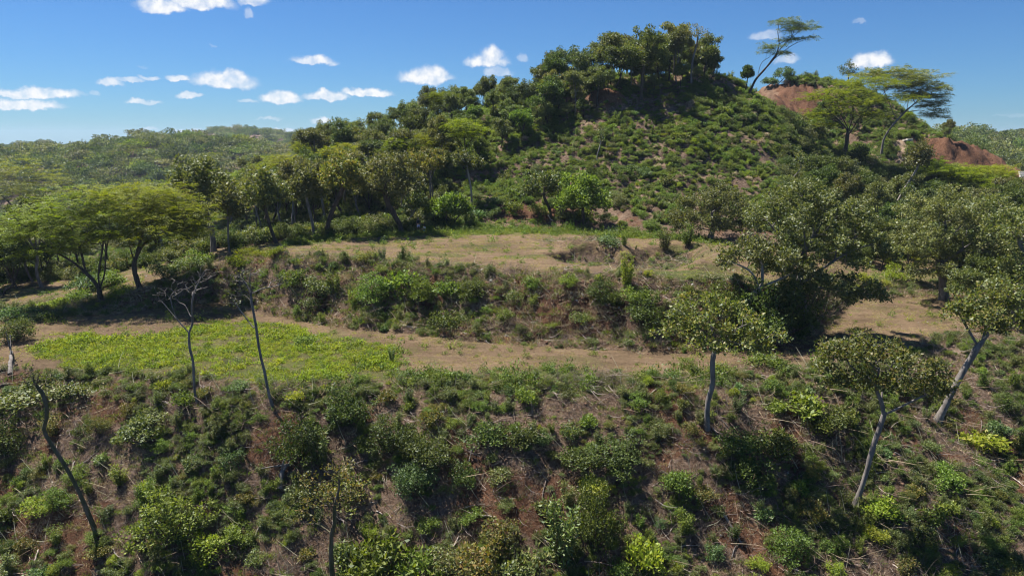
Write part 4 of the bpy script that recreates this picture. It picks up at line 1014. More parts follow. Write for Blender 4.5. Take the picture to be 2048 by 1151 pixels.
# ------------------------------------------------------------------ shrubs
def shrub_mesh(name, seed, kind, w=1.0, h=.8):
    """a shrub one metre wide and about h tall, stems and leaves in one mesh"""
    r = np.random.default_rng(seed)
    tb = Tubes()
    if kind == 'upright':      # leafy wands
        n = 16; C = []; 
        for k in range(n):
            an = r.random() * 6.28; t = r.random() ** .6 * .42
            p0 = np.array([math.cos(an) * t * .3, math.sin(an) * t * .3, -.1]); p1 = np.array([math.cos(an) * t, math.sin(an) * t, h * r.uniform(.6, 1.15)])
            tb.add(curve([p0, (p0 + p1) / 2 + r.normal(size=3) * .03, p1], 4), np.linspace(.012, .005, 4)[:len(curve([p0, (p0 + p1) / 2, p1], 4))], 3)
            for q in np.linspace(.3, 1, 6): C.append(p0 + (p1 - p0) * q)
        C = np.array(C); v, q = clump_leaves(r, C, np.full(len(C), .085), 14, .09, .36, 1, .6, 1.0)
    else:
        nb = {'round': 9, 'big': 14, 'ragged': 8, 'flat': 8, 'broad': 10}[kind]
        blobs = []
        for k in range(nb):
            an = k * 2.39 + r.random() * .8; t = .34 * math.sqrt(r.random())
            s = r.uniform(.13, .26)
            zz = h * r.uniform(.18, .78) * (1 - t * .9)
            blobs.append((math.cos(an) * t, math.sin(an) * t, zz, s, s, s * (.5 if kind == 'flat' else .8)))
        n = {'round': 60, 'big': 110, 'ragged': 40, 'flat': 55, 'broad': 50}[kind]
        T = crown_points(r, blobs, n, shell=.65)
        for k in range(0, len(T), 3):
            p0 = np.array([r.normal() * .03, r.normal() * .03, -.12]); c_ = curve([p0, (p0 + T[k]) / 2 + r.normal(size=3) * .05, T[k]], 4)
            tb.add(c_, np.linspace(.014, .004, len(c_)), 3)
        ls = {'round': .062, 'big': .045, 'ragged': .066, 'flat': .06, 'broad': .11}[kind]
        per = {'round': 32, 'big': 34, 'ragged': 28, 'flat': 28, 'broad': 16}[kind]
        v, q = clump_leaves(r, T, np.full(len(T), .105 if kind != 'big' else .08), per, ls, .55, .8, .7, .8)
    tv = np.concatenate(tb.v); tq = np.concatenate(tb.q)
    V = np.concatenate([v, tv]); Q = np.concatenate([q, tq + len(v)])
    return V, Q, np.concatenate([np.zeros(len(q), int), np.ones(len(tq), int)])
SH = {}
SHG = {}
for kind, ns, h in (('round', 4, .8), ('big', 3, 1.0), ('ragged', 3, .85), ('flat', 2, .5), ('broad', 2, .8), ('upright', 3, 1.0)):
    SHG[kind] = [shrub_mesh('shrub', 900 + 13 * j + len(kind) * 31, kind, h=h) for j in range(ns)]
def shrub_data(kind, j, mat, bark=None):
    bark = bark or B_DARK
    key = (kind, j % len(SHG[kind]), mat.name)
    if key not in SH:
        V, Q, mi = SHG[key[0]][key[1]]
        SH[key] = mesh_np('shrub', V, quads=Q, mats=[mat, bark], midx=mi)
    return SH[key]
COLW = {'leaf_olive': 'olive', 'leaf_grey_green': 'grey-green', 'leaf_dark': 'dark', 'leaf_green': 'mid-green', 'leaf_lime': 'bright lime-green', 'leaf_turning': 'yellowing', 'leaf_blue_green': 'bluish-green', 'leaf_feather': 'yellow-green'}
FORMW = {'round': 'rounded', 'big': 'bushy', 'ragged': 'ragged', 'flat': 'low spreading', 'broad': 'large-leaved', 'upright': 'upright'}
SHRUBS = []   # (x, y, w, kind, mat, height factor, hand label)
def shrub_px(px, py, wpx, kind, mat, hf=1.0, label=None, y0=20):
    b = hit(px, py, y0=y0); SHRUBS.append((b.x, b.y, wpx * mpp(b) * 1.1, kind, mat, hf, label))
hand = [
 (30, 682, 62, 'big', L_DARK, 1.0, 'round dark green bush at the left edge, level with the dirt track'),
 (8, 905, 90, 'big', L_DARK, 1.0, 'large dark bush cut off by the left edge on the foreground slope'),
 (605, 915, 100, 'big', L_DARK, 1.0, 'large dark bush right of the tall thin bare tree trunk base'),
 (690, 845, 96, 'big', L_DARK, 1.0, 'tall dark bush just under the track edge, left of centre'),
 (782, 900, 90, 'big', L_DARK, .9, 'dark bush in the middle of the big left-centre bush cluster'),
 (856, 930, 104, 'big', L_DARK, .9, 'broad dark bush at the right end of the big bush cluster'),
 (822, 985, 80, 'big', L_BLUE, 1.1, 'tall bluish-green bush casting a deep shadow, left of centre'),
 (700, 1000, 90, 'ragged', L_YELL, .9, None), (600, 1010, 60, 'ragged', L_OLIVE, .9, None), (640, 930, 60, 'upright', L_OLIVE, 1, None),
 (290, 870, 80, 'round', L_OLIVE, .8, None), (300, 840, 70, 'flat', L_OLIVE, .8, None), (120, 1010, 54, 'big', L_GREEN, .9, None), (80, 1020, 60, 'round', L_LIME, .7, 'lime-green bush low on the left, beside the crooked mossy trunk'),
 (60, 800, 120, 'flat', L_OLIVE, .7, None), (150, 790, 90, 'flat', L_OLIVE, .7, None), (350, 1075, 130, 'big', L_GREEN, .9, 'widest green bush mass at lower left of the picture'), (410, 1120, 90, 'ragged', L_LIME, .9, None), (470, 1080, 60, 'round', L_GREEN, .9, None),
 (760, 1150, 96, 'broad', L_GREEN, 1.1, 'large-leaved bush with shiny leaves at the bottom edge, left of centre'), (710, 1180, 80, 'broad', L_GREEN, 1.0, None), (830, 1160, 90, 'broad', L_GREEN, 1.0, 'large-leaved bush at the bottom edge, right of the shiny one'), (770, 1230, 90, 'broad', L_GREEN, 1.0, None), (850, 1210, 80, 'broad', L_LIME, 1.0, None), (690, 1120, 60, 'broad', L_OLIVE, 1.0, None), (900, 1140, 70, 'ragged', L_OLIVE, 1.0, None),
 (960, 1160, 110, 'ragged', L_YELL, 1.0, 'yellowing ragged bush at the bottom edge near the centre'), (1040, 1190, 120, 'ragged', L_OLIVE, 1.0, None), (1000, 1095, 80, 'ragged', L_YELL, 1.0, None),
 (1185, 1090, 100, 'big', L_DARK, 1.5, 'tallest dark leafy bush right of the bottom centre'), (1120, 1120, 90, 'upright', L_OLIVE, 1.3, None), (1190, 985, 60, 'round', L_LIME, .8, 'lime-topped bush just above the tallest dark bush'),
 (1290, 1135, 72, 'broad', L_LIME, 1.2, 'bright lime-green sapling bush at the bottom, right of centre'), (1240, 1160, 60, 'round', L_GREEN, .9, None),
 (1350, 985, 80, 'round', L_GREEN, .9, None), (1240, 930, 100, 'big', L_DARK, .7, None), (1170, 930, 80, 'round', L_DARK, .7, None), (930, 965, 60, 'round', L_DARK, .9, None), (980, 880, 96, 'flat', L_DARK, .8, None), (1040, 890, 70, 'round', L_DARK, .8, None),
 (1480, 900, 80, 'round', L_DARK, .9, None), (1560, 910, 90, 'round', L_DARK, .9, None), (1610, 830, 90, 'broad', L_GREEN, .8, None), (1660, 870, 90, 'round', L_DARK, .9, None), (1500, 960, 90, 'round', L_DARK, .8, None), (1580, 1110, 80, 'big', L_GREEN, .9, None),
 (1760, 1035, 80, 'round', L_LIME, .8, 'lime-green bush just right of the forked leaning tree base'), (1890, 970, 80, 'round', L_GREEN, .8, None), (1960, 900, 70, 'broad', L_LIME, .8, None), (1990, 870, 60, 'round', L_BLUE, .8, None),
 # on the bank
 (750, 600, 70, 'big', L_GREEN, .9, 'leafy bush at the left of the hanging green mass on the bank'), (800, 590, 70, 'broad', L_GREEN, 1.0, 'bush in the middle of the hanging green mass on the bank'), (845, 600, 56, 'big', L_GREEN, .9, None), (900, 590, 60, 'broad', L_GREEN, .7, None), (945, 592, 60, 'round', L_DARK, .8, None), (905, 655, 70, 'round', L_DARK, .9, 'dark bush low on the bank beside a deep erosion gully'),
 (730, 527, 40, 'round', L_YELL, .9, 'yellow-tinged bush on the front rim of the clearing'), (765, 522, 16, 'upright', L_BLUE, 1.4, None), (804, 525, 22, 'upright', L_DARK, 1.3, None), (822, 540, 30, 'ragged', L_GREEN, .8, None), (550, 515, 34, 'round', L_MIMOSA, .9, 'rightmost of three yellow-green bushes on the left rim of the clearing'), (520, 512, 30, 'round', L_MIMOSA, .8, 'middle of three yellow-green bushes on the left rim of the clearing'), (492, 512, 40, 'round', L_MIMOSA, .8, 'leftmost of three yellow-green bushes on the left rim of the clearing'),
 (480, 530, 46, 'flat', L_MIMOSA, .9, None), (640, 590, 60, 'round', L_OLIVE, .9, None), (590, 570, 60, 'round', L_GREEN, .8, None), (670, 590, 40, 'upright', L_GREEN, 1.0, None), (706, 610, 26, 'upright', L_LIME, 1.0, None), (625, 620, 40, 'ragged', L_OLIVE, 1, None),
 (1065, 573, 40, 'round', L_GREEN, .8, None), (1140, 570, 40, 'round', L_GREEN, .8, None), (1200, 600, 60, 'big', L_DARK, .9, None), (1250, 575, 34, 'upright', L_LIME, 1.6, 'bright upright bush straddling the right part of the rim'), (1275, 600, 50, 'round', L_GREEN, .8, None), (1230, 612, 44, 'ragged', L_DARK, .9, None), (1290, 650, 80, 'big', L_DARK, 1.0, None), (1160, 650, 44, 'ragged', L_OLIVE, .9, None), (1010, 640, 40, 'ragged', L_GREEN, .9, None), (1030, 605, 40, 'ragged', L_OLIVE, .9, None),
 (1500, 660, 110, 'big', L_DARK, 1.0, 'dark bush mass under the crooked pale-trunked tree'), (1560, 650, 100, 'big', L_DARK, 1.1, None), (1450, 640, 90, 'big', L_DARK, .9, None), (1600, 665, 70, 'round', L_DARK, .9, None), (1370, 650, 70, 'round', L_OLIVE, .9, None),
 (1215, 488, 56, 'flat', L_BLUE, .8, 'bluish-green bush at the back edge of the clearing behind the first pit'), (1330, 497, 30, 'upright', L_DARK, 1, None), (1375, 490, 36, 'upright', L_GREEN, 1, None), (1248, 492, 20, 'upright', L_GREEN, 1.2, None),
 (610, 690, 64, 'flat', L_GREEN, .7, 'dark green weed clump standing out of the lime herbs'), (784, 722, 18, 'upright', L_BLUE, 1.3, 'lone bluish weed on the track beside the lime herbs'),
 (1540, 735, 90, 'flat', L_GREEN, .7, None), (1440, 745, 60, 'flat', L_GREEN, .7, None), (1370, 735, 40, 'ragged', L_GREEN, .8, None),
 (30, 640, 70, 'flat', L_BLUE, .8, None), (110, 615, 60, 'flat', L_LIME, .7, None), (160, 600, 60, 'flat', L_GREEN, .8, None), (90, 640, 50, 'flat', L_BLUE, .8, None), (240, 590, 50, 'flat', L_LIME, .8, None), (185, 580, 70, 'round', L_BLUE, .8, None), (225, 570, 60, 'round', L_GREEN, .8, None), (330, 555, 60, 'round', L_OLIVE, .8, None), (370, 540, 60, 'round', L_OLIVE, .8, None), (400, 525, 50, 'round', L_GREEN, .8, None),
 (640, 462, 30, 'round', L_GREEN, .6, None), (575, 474, 22, 'round', L_GREEN, .9, 'small bright green bush under the forest at the clearing left end'),
]
for h_ in hand: shrub_px(*h_)
rng = np.random.default_rng(4242)
def scatter(n, poly, wr, kinds, mats, sep, y0=20, seed=None, sizepx=False, yr=(24, 60), hf=(.75, 1.05)):
    """individual shrubs at random over a patch of ground given by photo pixels"""
    r = np.random.default_rng(seed or len(SHRUBS))
    c = 0; xs = [p[0] for p in poly]; ys = [p[1] for p in poly]; pts = []
    for _ in range(n * 30):
        if c >= n: break
        y = r.uniform(*yr); x = r.uniform(-.85, .85) * y
        px, py = proj(x, y, float(gz(x, y)))
        if not in_poly(px, py, poly): continue
        if any((x - a) ** 2 + (y - b) ** 2 < sep ** 2 for a, b in pts): continue
        if any((x - s[0]) ** 2 + (y - s[1]) ** 2 < (s[2] * .5 + .3) ** 2 for s in SHRUBS): continue
        w = r.uniform(*wr); k = kinds[r.integers(len(kinds))]; m = mats[r.integers(len(mats))]
        pts.append((x, y)); SHRUBS.append((x, y, w, k, m, r.uniform(*hf), None)); c += 1
KM = ['round', 'round', 'ragged', 'big', 'flat', 'upright', 'broad']
scatter(140, [(-60, 780), (300, 770), (800, 790), (1300, 790), (1600, 770), (1800, 760), (2110, 760), (2110, 1250), (-60, 1250)], (.85, 1.7), KM, [L_DARK, L_OLIVE, L_GREEN, L_GREEN, L_OLIVE, L_BLUE, L_YELL, L_GREEN], 1.2, yr=(28, 62), seed=5)
scatter(30, [(-60, 780), (300, 770), (800, 790), (1300, 790), (1600, 770), (2110, 760), (2110, 1250), (-60, 1250)], (1.0, 1.5), ['round', 'broad'], [L_LIME, L_YELL], 2, yr=(28, 62), seed=6)
scatter(40, [(440, 540), (600, 530), (900, 545), (1300, 565), (1560, 590), (1650, 640), (1400, 690), (1000, 670), (700, 640), (520, 615)], (.7, 1.4), KM, [L_DARK, L_OLIVE, L_GREEN, L_GREEN], 1.3, yr=(48, 70), seed=7)
scatter(50, [(880, 440), (960, 370), (1100, 330), (1300, 330), (1440, 370), (1440, 470), (1250, 460), (1050, 440)], (1.6, 3.0), ['round', 'big', 'broad', 'flat'], [L_GREEN, L_GREEN, L_DARK, L_OLIVE, L_BLUE], 2.2, yr=(84, 118), seed=8)
scatter(30, [(600, 470), (700, 455), (850, 452), (900, 448), (900, 430), (700, 440), (560, 465)], (1.0, 2.0), ['round', 'flat', 'broad'], [L_GREEN, L_LIME, L_BLUE], 1.3, yr=(78, 96), seed=9)
scatter(16, [(1600, 420), (1760, 450), (1860, 520), (1760, 590), (1700, 560)], (1.4, 2.6), ['round', 'big'], [L_GREEN, L_LIME, L_DARK], 2, yr=(66, 100), seed=10)
SHRUBS.sort(key=lambda s: 0)
for (x, y, w, k, m, hf, label) in SHRUBS:
    z = float(gz(x, y)); j = int(abs(x * 13 + y * 7))
    root = obj('shrub', shrub_data(k, j, m)); root.location = (x, y, z - .06 * w)
    root.rotation_euler = (0, 0, (x * 3.1 + y * 1.7) % 6.28); root.scale = (w, w * (1 + .15 * math.sin(x * 5)), w * hf)
    root['category'] = 'shrub'; root['_h'] = w * hf * .5
    if label: root['label'] = label
    else:
        root['_w'] = COLW[m.name] + ' ' + FORMW[k] + ' shrub'; root['_s'] = 'big' if w > 2.1 else 'small' if w < 1.25 else ''
        root['group'] = 'shrubs scattered over the slopes'
print('shrubs', len(SHRUBS))

# ------------------------------------------------------------------ uncounted cover: herbs, litter, hill scrub, distant woods (instanced on points)
def proto_obj(me):
    o = bpy.data.objects.new(me.name, me); return o
def stuff(name, pts, rot, scl, idx, protos):
    """one object whose points carry copies of the given meshes"""
    col = bpy.data.collections.new(name + '_kinds')
    for k, me in enumerate(protos):
        o = bpy.data.objects.new('%s_kind_%02d' % (name, k), me); col.objects.link(o)
    me = bpy.data.meshes.new(name); n = len(pts)
    me.vertices.add(n); me.vertices.foreach_set('co', np.asarray(pts, np.float32).ravel())
    a = me.attributes.new('rot', 'FLOAT_VECTOR', 'POINT'); a.data.foreach_set('vector', np.asarray(rot, np.float32).ravel())
    a = me.attributes.new('scl', 'FLOAT_VECTOR', 'POINT'); a.data.foreach_set('vector', np.asarray(scl, np.float32).ravel())
    a = me.attributes.new('pick', 'INT', 'POINT'); a.data.foreach_set('value', np.asarray(idx, np.int32))
    o = obj(name, me)
    ng = bpy.data.node_groups.new(name, 'GeometryNodeTree')
    ng.interface.new_socket('Geometry', in_out='INPUT', socket_type='NodeSocketGeometry'); ng.interface.new_socket('Geometry', in_out='OUTPUT', socket_type='NodeSocketGeometry')
    N, L = ng.nodes, ng.links
    gi = N.new('NodeGroupInput'); go = N.new('NodeGroupOutput')
    ci = N.new('GeometryNodeCollectionInfo'); ci.inputs['Collection'].default_value = col; ci.inputs['Separate Children'].default_value = True; ci.inputs['Reset Children'].default_value = True
    ip = N.new('GeometryNodeInstanceOnPoints'); ip.inputs['Pick Instance'].default_value = True
    def attr(nm, ty):
        x = N.new('GeometryNodeInputNamedAttribute'); x.data_type = ty; x.inputs['Name'].default_value = nm; return x.outputs['Attribute']
    L.new(gi.outputs[0], ip.inputs['Points']); L.new(ci.outputs[0], ip.inputs['Instance'])
    L.new(attr('pick', 'INT'), ip.inputs['Instance Index']); L.new(attr('rot', 'FLOAT_VECTOR'), ip.inputs['Rotation']); L.new(attr('scl', 'FLOAT_VECTOR'), ip.inputs['Scale'])
    L.new(ip.outputs[0], go.inputs[0])
    md = o.modifiers.new('copies', 'NODES'); md.node_group = ng
    return tag(o, kind='stuff')

def herb_mesh(seed, mat, n=40, size=.11, spread=.3, h=.25, aspect=.4):
    r = np.random.default_rng(seed)
    c = np.stack([r.normal(size=n) * spread * .5, r.normal(size=n) * spread * .5, np.abs(r.normal(size=n)) * h * .5], 1)
    v, q = clump_leaves(r, c, np.full(n, .05), 2, size, aspect, 1, .9, .7, droop=-.3)
    return mesh_np('herb', v, quads=q, mats=[mat])
def tuft_mesh(seed, mat, n=26, h=.3, w=.02, spread=.14, lie=.5):
    """a tuft of blades"""
    r = np.random.default_rng(seed)
    c = np.stack([r.normal(size=n) * spread, r.normal(size=n) * spread, np.full(n, -.02)], 1)
    d = unit(np.stack([r.normal(size=n) * lie, r.normal(size=n) * lie, np.ones(n)], 1))
    s = unit(np.cross(d, r.normal(size=(n, 3))))
    v, q = leaf_quads(c, d, s, h * r.uniform(.5, 1.2, n), np.full(n, w), .05)
    return mesh_np('tuft', v, quads=q, mats=[mat])
def twig_mesh(seed, mat, n=16, L_=1.0, r0=.012, lie=.25, spread=.35):
    """a tangle of dead sticks lying about"""
    r = np.random.default_rng(seed); tb = Tubes()
    for k in range(n):
        p = np.array([r.normal() * spread, r.normal() * spread, abs(r.normal()) * .08]); an = r.normal() * .9 + 1.2
        d = np.array([math.cos(an), math.sin(an), r.normal() * lie]); ln = L_ * r.uniform(.3, 1)
        m = p + d * ln * .5 + r.normal(size=3) * .05
        c_ = curve([p, m, p + d * ln + r.normal(size=3) * .08], 4)
        tb.add(c_, np.linspace(r0, r0 * .35, len(c_)) * r.uniform(.5, 1.3), 3)
    return tb.mesh('twigs', mat)
def rock_mesh(seed, mat):
    r = np.random.default_rng(seed)
    import bmesh
    bm = bmesh.new(); bmesh.ops.create_icosphere(bm, subdivisions=2, radius=.5)
    for v in bm.verts:
        n_ = v.co.normalized(); v.co += n_ * (float(fbm(n_.x * 2 + seed, n_.y * 2 + n_.z * 3, seed, 2)) * .22); v.co.z *= .7
    me = bpy.data.meshes.new('clod'); bm.to_mesh(me); bm.free(); me.materials.append(mat); return me

def sample(n, yr, seed, ur=.84, power=1.0):
    r = np.random.default_rng(seed)
    y = (r.random(n) * (yr[1] ** 2 - yr[0] ** 2) + yr[0] ** 2) ** .5
    x = r.uniform(-ur, ur, n) * y
    return x, y, r
def place(x, y, r, s, sink=.02, tilt=.0, zs=None):
    z = gz(x, y) - sink * s
    rot = np.stack([r.normal(size=len(x)) * tilt, r.normal(size=len(x)) * tilt, r.random(len(x)) * 6.28], 1)
    scl = np.stack([s, s, s * (zs if zs is not None else 1)], 1)
    return np.stack([x, y, z], 1), rot, scl
def slope_tilt(x, y, rot, k=1.0):
    """lean flat things with the ground"""
    e = .4
    gx = (gz(x + e, y) - gz(x - e, y)) / (2 * e); gy = (gz(x, y + e) - gz(x, y - e)) / (2 * e)
    a = np.arctan(gy) * k; b = -np.arctan(gx) * k
    # rotate about x then y, spin kept small so that litter lies down the slope
    rot = rot.copy(); rot[:, 0] += a; rot[:, 1] += b; rot[:, 2] = (rot[:, 2] - 3.14) * .25
    return rot

def zonef(x, y):
    return {k: bil(A, x, y) for k, A in (('fore', fore), ('track', track), ('bank', bank), ('top', top), ('hill', hill), ('herb', HERB), ('herb2', HERB2), ('lip', LIP), ('soil', soil))}

# bright herbs on the terrace and along its edges
x, y, r = sample(90000, (34, 96), 1)
z_ = zonef(x, y)
p = np.clip(z_['herb'] * (.55 + 1.4 * fbm(x / 1.3, y / .9, 5, 4, .6) + 1.5 * fbm(x / 6, y / 3, 55, 3)), 0.05 * z_['herb'], 1) + z_['lip'] * np.clip(.2 + 1.6 * fbm(x / 1.6, y / 1.2, 15, 4), 0, .8) + z_['herb2'] * .6 + z_['track'] * .018 + z_['top'] * .02
k = r.random(len(x)) < p; x, y = x[k], y[k]
s = r.uniform(.5, 1.3, len(x)) * np.where(bil(LIP, x, y) > .4, 1.0, 1) * (1 + .7 * fbm(x / 1.8, y / 1.5, 6, 3))
P3, R3, S3 = place(x, y, r, s)
lime = bil(HERB, x, y) > .3
big_lip = bil(LIP, x, y) > .35
idx = np.where(lime, r.integers(0, 4, len(x)), r.integers(2, 6, len(x))); idx = np.where(big_lip, r.integers(4, 7, len(x)), idx)
stuff('herbs', P3, R3, S3, idx, [herb_mesh(1, L_LIME), herb_mesh(2, L_LIME, 50, .13), herb_mesh(3, L_LIME, 36, .12, .34, .18), herb_mesh(4, L_GREEN, 40, .12), herb_mesh(5, L_GREEN, 44, .12, .3, .5), herb_mesh(6, L_GREEN, 50, .13, .36, .55), herb_mesh(7, L_BLUE, 40, .13, .3, .5)])
print('herbs', len(x))

# dry and green grass tufts on the bare ground
x, y, r = sample(170000, (30, 90), 2)
z_ = zonef(x, y)
p = (z_['track'] + z_['top']) * .34 * np.clip(.5 + 1.9 * fbm(x / 1.4, y / 1.0, 8, 4), 0.03, 1.5) + z_['bank'] * .35 + z_['fore'] * .3 + (bil(P1, x, y) + bil(P2, x, y)) * .3
k = r.random(len(x)) < p; x, y = x[k], y[k]
s = r.uniform(.35, 1.0, len(x)); s = np.where(bil(bank, x, y) > .5, s * 1.5, s)
P3, R3, S3 = place(x, y, r, s)
flatg = (bil(track, x, y) + bil(top, x, y)) > .5
idx = np.where(flatg, r.choice([0, 1, 2, 3], len(x), p=[.3, .3, .22, .18]), r.choice([1, 2, 4, 5, 6], len(x), p=[.05, .05, .35, .25, .3]))
stuff('grass', P3, R3, S3, idx, [tuft_mesh(1, L_STRAW, 22, .16, .02, .16, 1.2), tuft_mesh(2, L_STRAW, 26, .2, .02, .18, 1.0), tuft_mesh(3, L_DRY, 26, .2, .02, .2, 1.2), tuft_mesh(4, L_LIME, 22, .14, .02, .14, 1.0), tuft_mesh(5, L_DRY, 34, .38, .022, .2, .8), tuft_mesh(6, L_DRY, 40, .5, .02, .24, 1.2), tuft_mesh(7, L_GREEN, 34, .42, .03, .22, .8)])
print('grass', len(x))

# dead sticks and stalks over the felled slopes
x, y, r = sample(17000, (24, 78), 3)
z_ = zonef(x, y)
p = (bil(P1, x, y) + bil(P2, x, y) + bil(RIM2, x, y)) * .5 + z_['fore'] * .62 * np.clip(.75 + .9 * fbm(x / 2.2, y / 2.2, 9, 3), .1, 1.2) + z_['bank'] * .6
k = r.random(len(x)) < p; x, y = x[k], y[k]
s = r.uniform(.6, 1.5, len(x))
P3, R3, S3 = place(x, y, r, s, -.03, .12); R3 = slope_tilt(x, y, R3)
stuff('dead_brushwood', P3, R3, S3, r.integers(0, 6, len(x)), [twig_mesh(1, B_TWIG, 22, .8, .008), twig_mesh(2, L_DRY, 9, 1.2, .012), twig_mesh(3, B_TWIG, 24, .7, .008, .5), twig_mesh(4, B_DEAD, 4, 1.6, .018), twig_mesh(5, B_DARK, 14, 1.0, .012, .4), twig_mesh(6, B_TWIG, 30, .6, .007, .9, .25)])
print('brushwood', len(x))

# small weeds and seedlings of the foreground slope and the bank
x, y, r = sample(60000, (24, 74), 4)
z_ = zonef(x, y)
dn = fbm(x / 2.6, y / 2.6, 19, 4)
p = z_['fore'] * np.clip(.34 + 1.5 * dn, .04, .9) * (1 - .75 * sstep(.35, .75, z_['soil'])) + z_['bank'] * np.clip(.22 + 1.0 * dn, 0, .6) * (1 - .7 * np.clip(bil(SOILX, x, y), 0, 1)) + .1 * (bil(P1, x, y) + bil(P2, x, y))
k = r.random(len(x)) < p; x, y = x[k], y[k]
s = .28 + .75 * r.random(len(x)) ** 2.2
P3, R3, S3 = place(x, y, r, s, .06, .08, r.uniform(.7, 1.1, len(x)))
kinds_ = [('round', 0, L_DARK), ('round', 1, L_OLIVE), ('ragged', 0, L_OLIVE), ('ragged', 1, L_GREEN), ('flat', 0, L_OLIVE), ('upright', 0, L_GREEN), ('upright', 1, L_OLIVE), ('round', 2, L_GREEN), ('broad', 0, L_BLUE), ('ragged', 2, L_YELL), ('round', 3, L_LIME)]
wk = np.array([3, 4, 4, 3, 3, 2, 3, 3, 1, 1.2, .5]); wk /= wk.sum()
stuff('low_weeds', P3, R3, S3, r.choice(len(kinds_), len(x), p=wk), [shrub_data(a, b, m) for a, b, m in kinds_])
print('weeds', len(x))

# clods and stones
x, y, r = sample(60000, (28, 72), 5)
z_ = zonef(x, y)
p = z_['bank'] * .3 + z_['fore'] * .05 + (z_['track'] + z_['top']) * .014 + (bil(P1, x, y) + .7 * bil(P2, x, y)) * .35
k = r.random(len(x)) < p; x, y = x[k], y[k]
s = r.uniform(.06, .3, len(x)) ** 1.3 * np.where(bil(bank, x, y) > .4, 1.6, 1)
P3, R3, S3 = place(x, y, r, s, 0, .5)
M_CLOD = bark_material('clod', (.13, .065, .04), (.27, .17, .12)); M_STONE = bark_material('stone', (.2, .18, .16), (.42, .39, .35))
stuff('clods', P3, R3, S3, r.choice([0, 1, 2], len(x), p=[.5, .42, .08]), [rock_mesh(1, M_CLOD), rock_mesh(2, M_CLOD), rock_mesh(3, M_STONE)])

# scrub that covers the cleared face of the hill
x, y, r = sample(80000, (84, 190), 6)
z_ = zonef(x, y); PXs, PYs = proj(x, y, gz(x, y))
redm = np.clip(bil(KNOLL_RED, x, y) + bil(CUT_RED, x, y) + bil(ROAD, x, y) * 1.5 + bil(np.clip(HRED, 0, 1), x, y), 0, 1)
dn = fbm(x / 3.2, y / 3.2, 29, 5, .6)
p = z_['hill'] * np.clip(.85 + .9 * dn, .25, 1) * (1 - redm) * np.where(y > 90, 1, .8) * np.where((PXs > 950) & (PXs < 1400) & (PYs > 415) , .35, 1)
k = r.random(len(x)) < p; x, y = x[k], y[k]
s = (.6 + 1.2 * r.random(len(x)) ** 1.6) * np.clip(1.05 + 1.1 * fbm(x / 7, y / 7, 39, 3), .7, 1.6)
P3, R3, S3 = place(x, y, r, s, .08, .1, r.uniform(.6, 1.0, len(x)))
kinds_ = [('round', 0, L_GREEN), ('round', 1, L_GREEN), ('round', 2, L_OLIVE), ('ragged', 0, L_DARK), ('ragged', 1, L_GREEN), ('flat', 0, L_OLIVE), ('upright', 0, L_GREEN), ('broad', 0, L_GREEN), ('broad', 1, L_BLUE), ('round', 3, L_LIME), ('ragged', 2, L_DRY), ('flat', 1, L_MIMOSA)]
wk = np.array([4, 4, 2.5, 3, 3, 2, 4, 2, 1, 1.2, 2.4, .4]); wk /= wk.sum()
stuff('hill_scrub', P3, R3, S3, r.choice(len(kinds_), len(x), p=wk), [shrub_data(a, b, m) for a, b, m in kinds_])
print('hill scrub', len(x))

# shaded undergrowth beneath the forest
x, y, r = sample(9000, (62, 135), 7, ur=.9)
PXs, PYs = proj(x, y, gz(x, y))
k = (bil(hill, x, y) > .6) & ((PXs < 900) | (PXs > 1560)); x, y = x[k], y[k]
s = r.uniform(1.4, 3.2, len(x))
P3, R3, S3 = place(x, y, r, s, .08, .1)
kk = [('big', 0, L_DARK), ('round', 0, L_DARK), ('broad', 0, L_OLIVE), ('ragged', 0, L_GREY)]
stuff('undergrowth', P3, R3, S3, r.integers(0, 4, len(x)), [shrub_data(a, b, m) for a, b, m in kk])

# woods on the distant hills
def far_crown(seed, mat, feather=False):
    r = np.random.default_rng(seed)
    blobs = [(r.normal() * .28, r.normal() * .28, .62 + r.normal() * .12, .34, .34, .2 if not feather else .1) for _ in range(6)]
    T = crown_points(r, blobs, 60, shell=.8)
    v, q = clump_leaves(r, T, np.full(len(T), .12), 16, .085, .7, .6, 1.0, .6)
    tb = Tubes(); tb.add([(0, 0, -.1), (0, 0, .35), (.02, 0, .6)], [.03, .025, .015], 4)
    tv, tq = np.concatenate(tb.v), np.concatenate(tb.q)
    return mesh_np('far_crown', np.concatenate([v, tv]), quads=np.concatenate([q, tq + len(v)]), mats=[mat, B_DARK], midx=[0] * len(q) + [1] * len(tq))
r = np.random.default_rng(8)
px_, py_ = [], []
for (ya, yb, cell) in ((150, 330, 6.5), (330, 560, 8.5), (560, 1080, 13)):
    gy = np.arange(ya, yb, cell); gx = np.arange(-.86 * yb, .86 * yb, cell)
    A, B = np.meshgrid(gx, gy); A = A + r.uniform(-.8, .8, A.shape) * cell; B = B + r.uniform(-.8, .8, B.shape) * cell
    kk = np.abs(A / B) < .86; px_.append(A[kk]); py_.append(B[kk])
x = np.concatenate(px_); y = np.concatenate(py_)
PXs, PYs = proj(x, y, gz(x, y)); Yq = y / S
k = ((PXs < 1000) & (Yq > 225)) | ((PXs > 1850) & (Yq > 262)); x, y = x[k], y[k]
s = r.uniform(8, 15, len(x)) * np.where(y > 560, .95, .9)
s = np.where((y < 330) & (x > 0), s * .6, s)
P3, R3, S3 = place(x, y, r, s, .12, .08, r.uniform(.6, 1.1, len(x)))
idx = r.choice(5, len(x), p=[.22, .42, .12, .20, .04]); idx = np.where(y < 330, 5 + r.choice(4, len(x), p=[.25, .15, .4, .2]), idx)
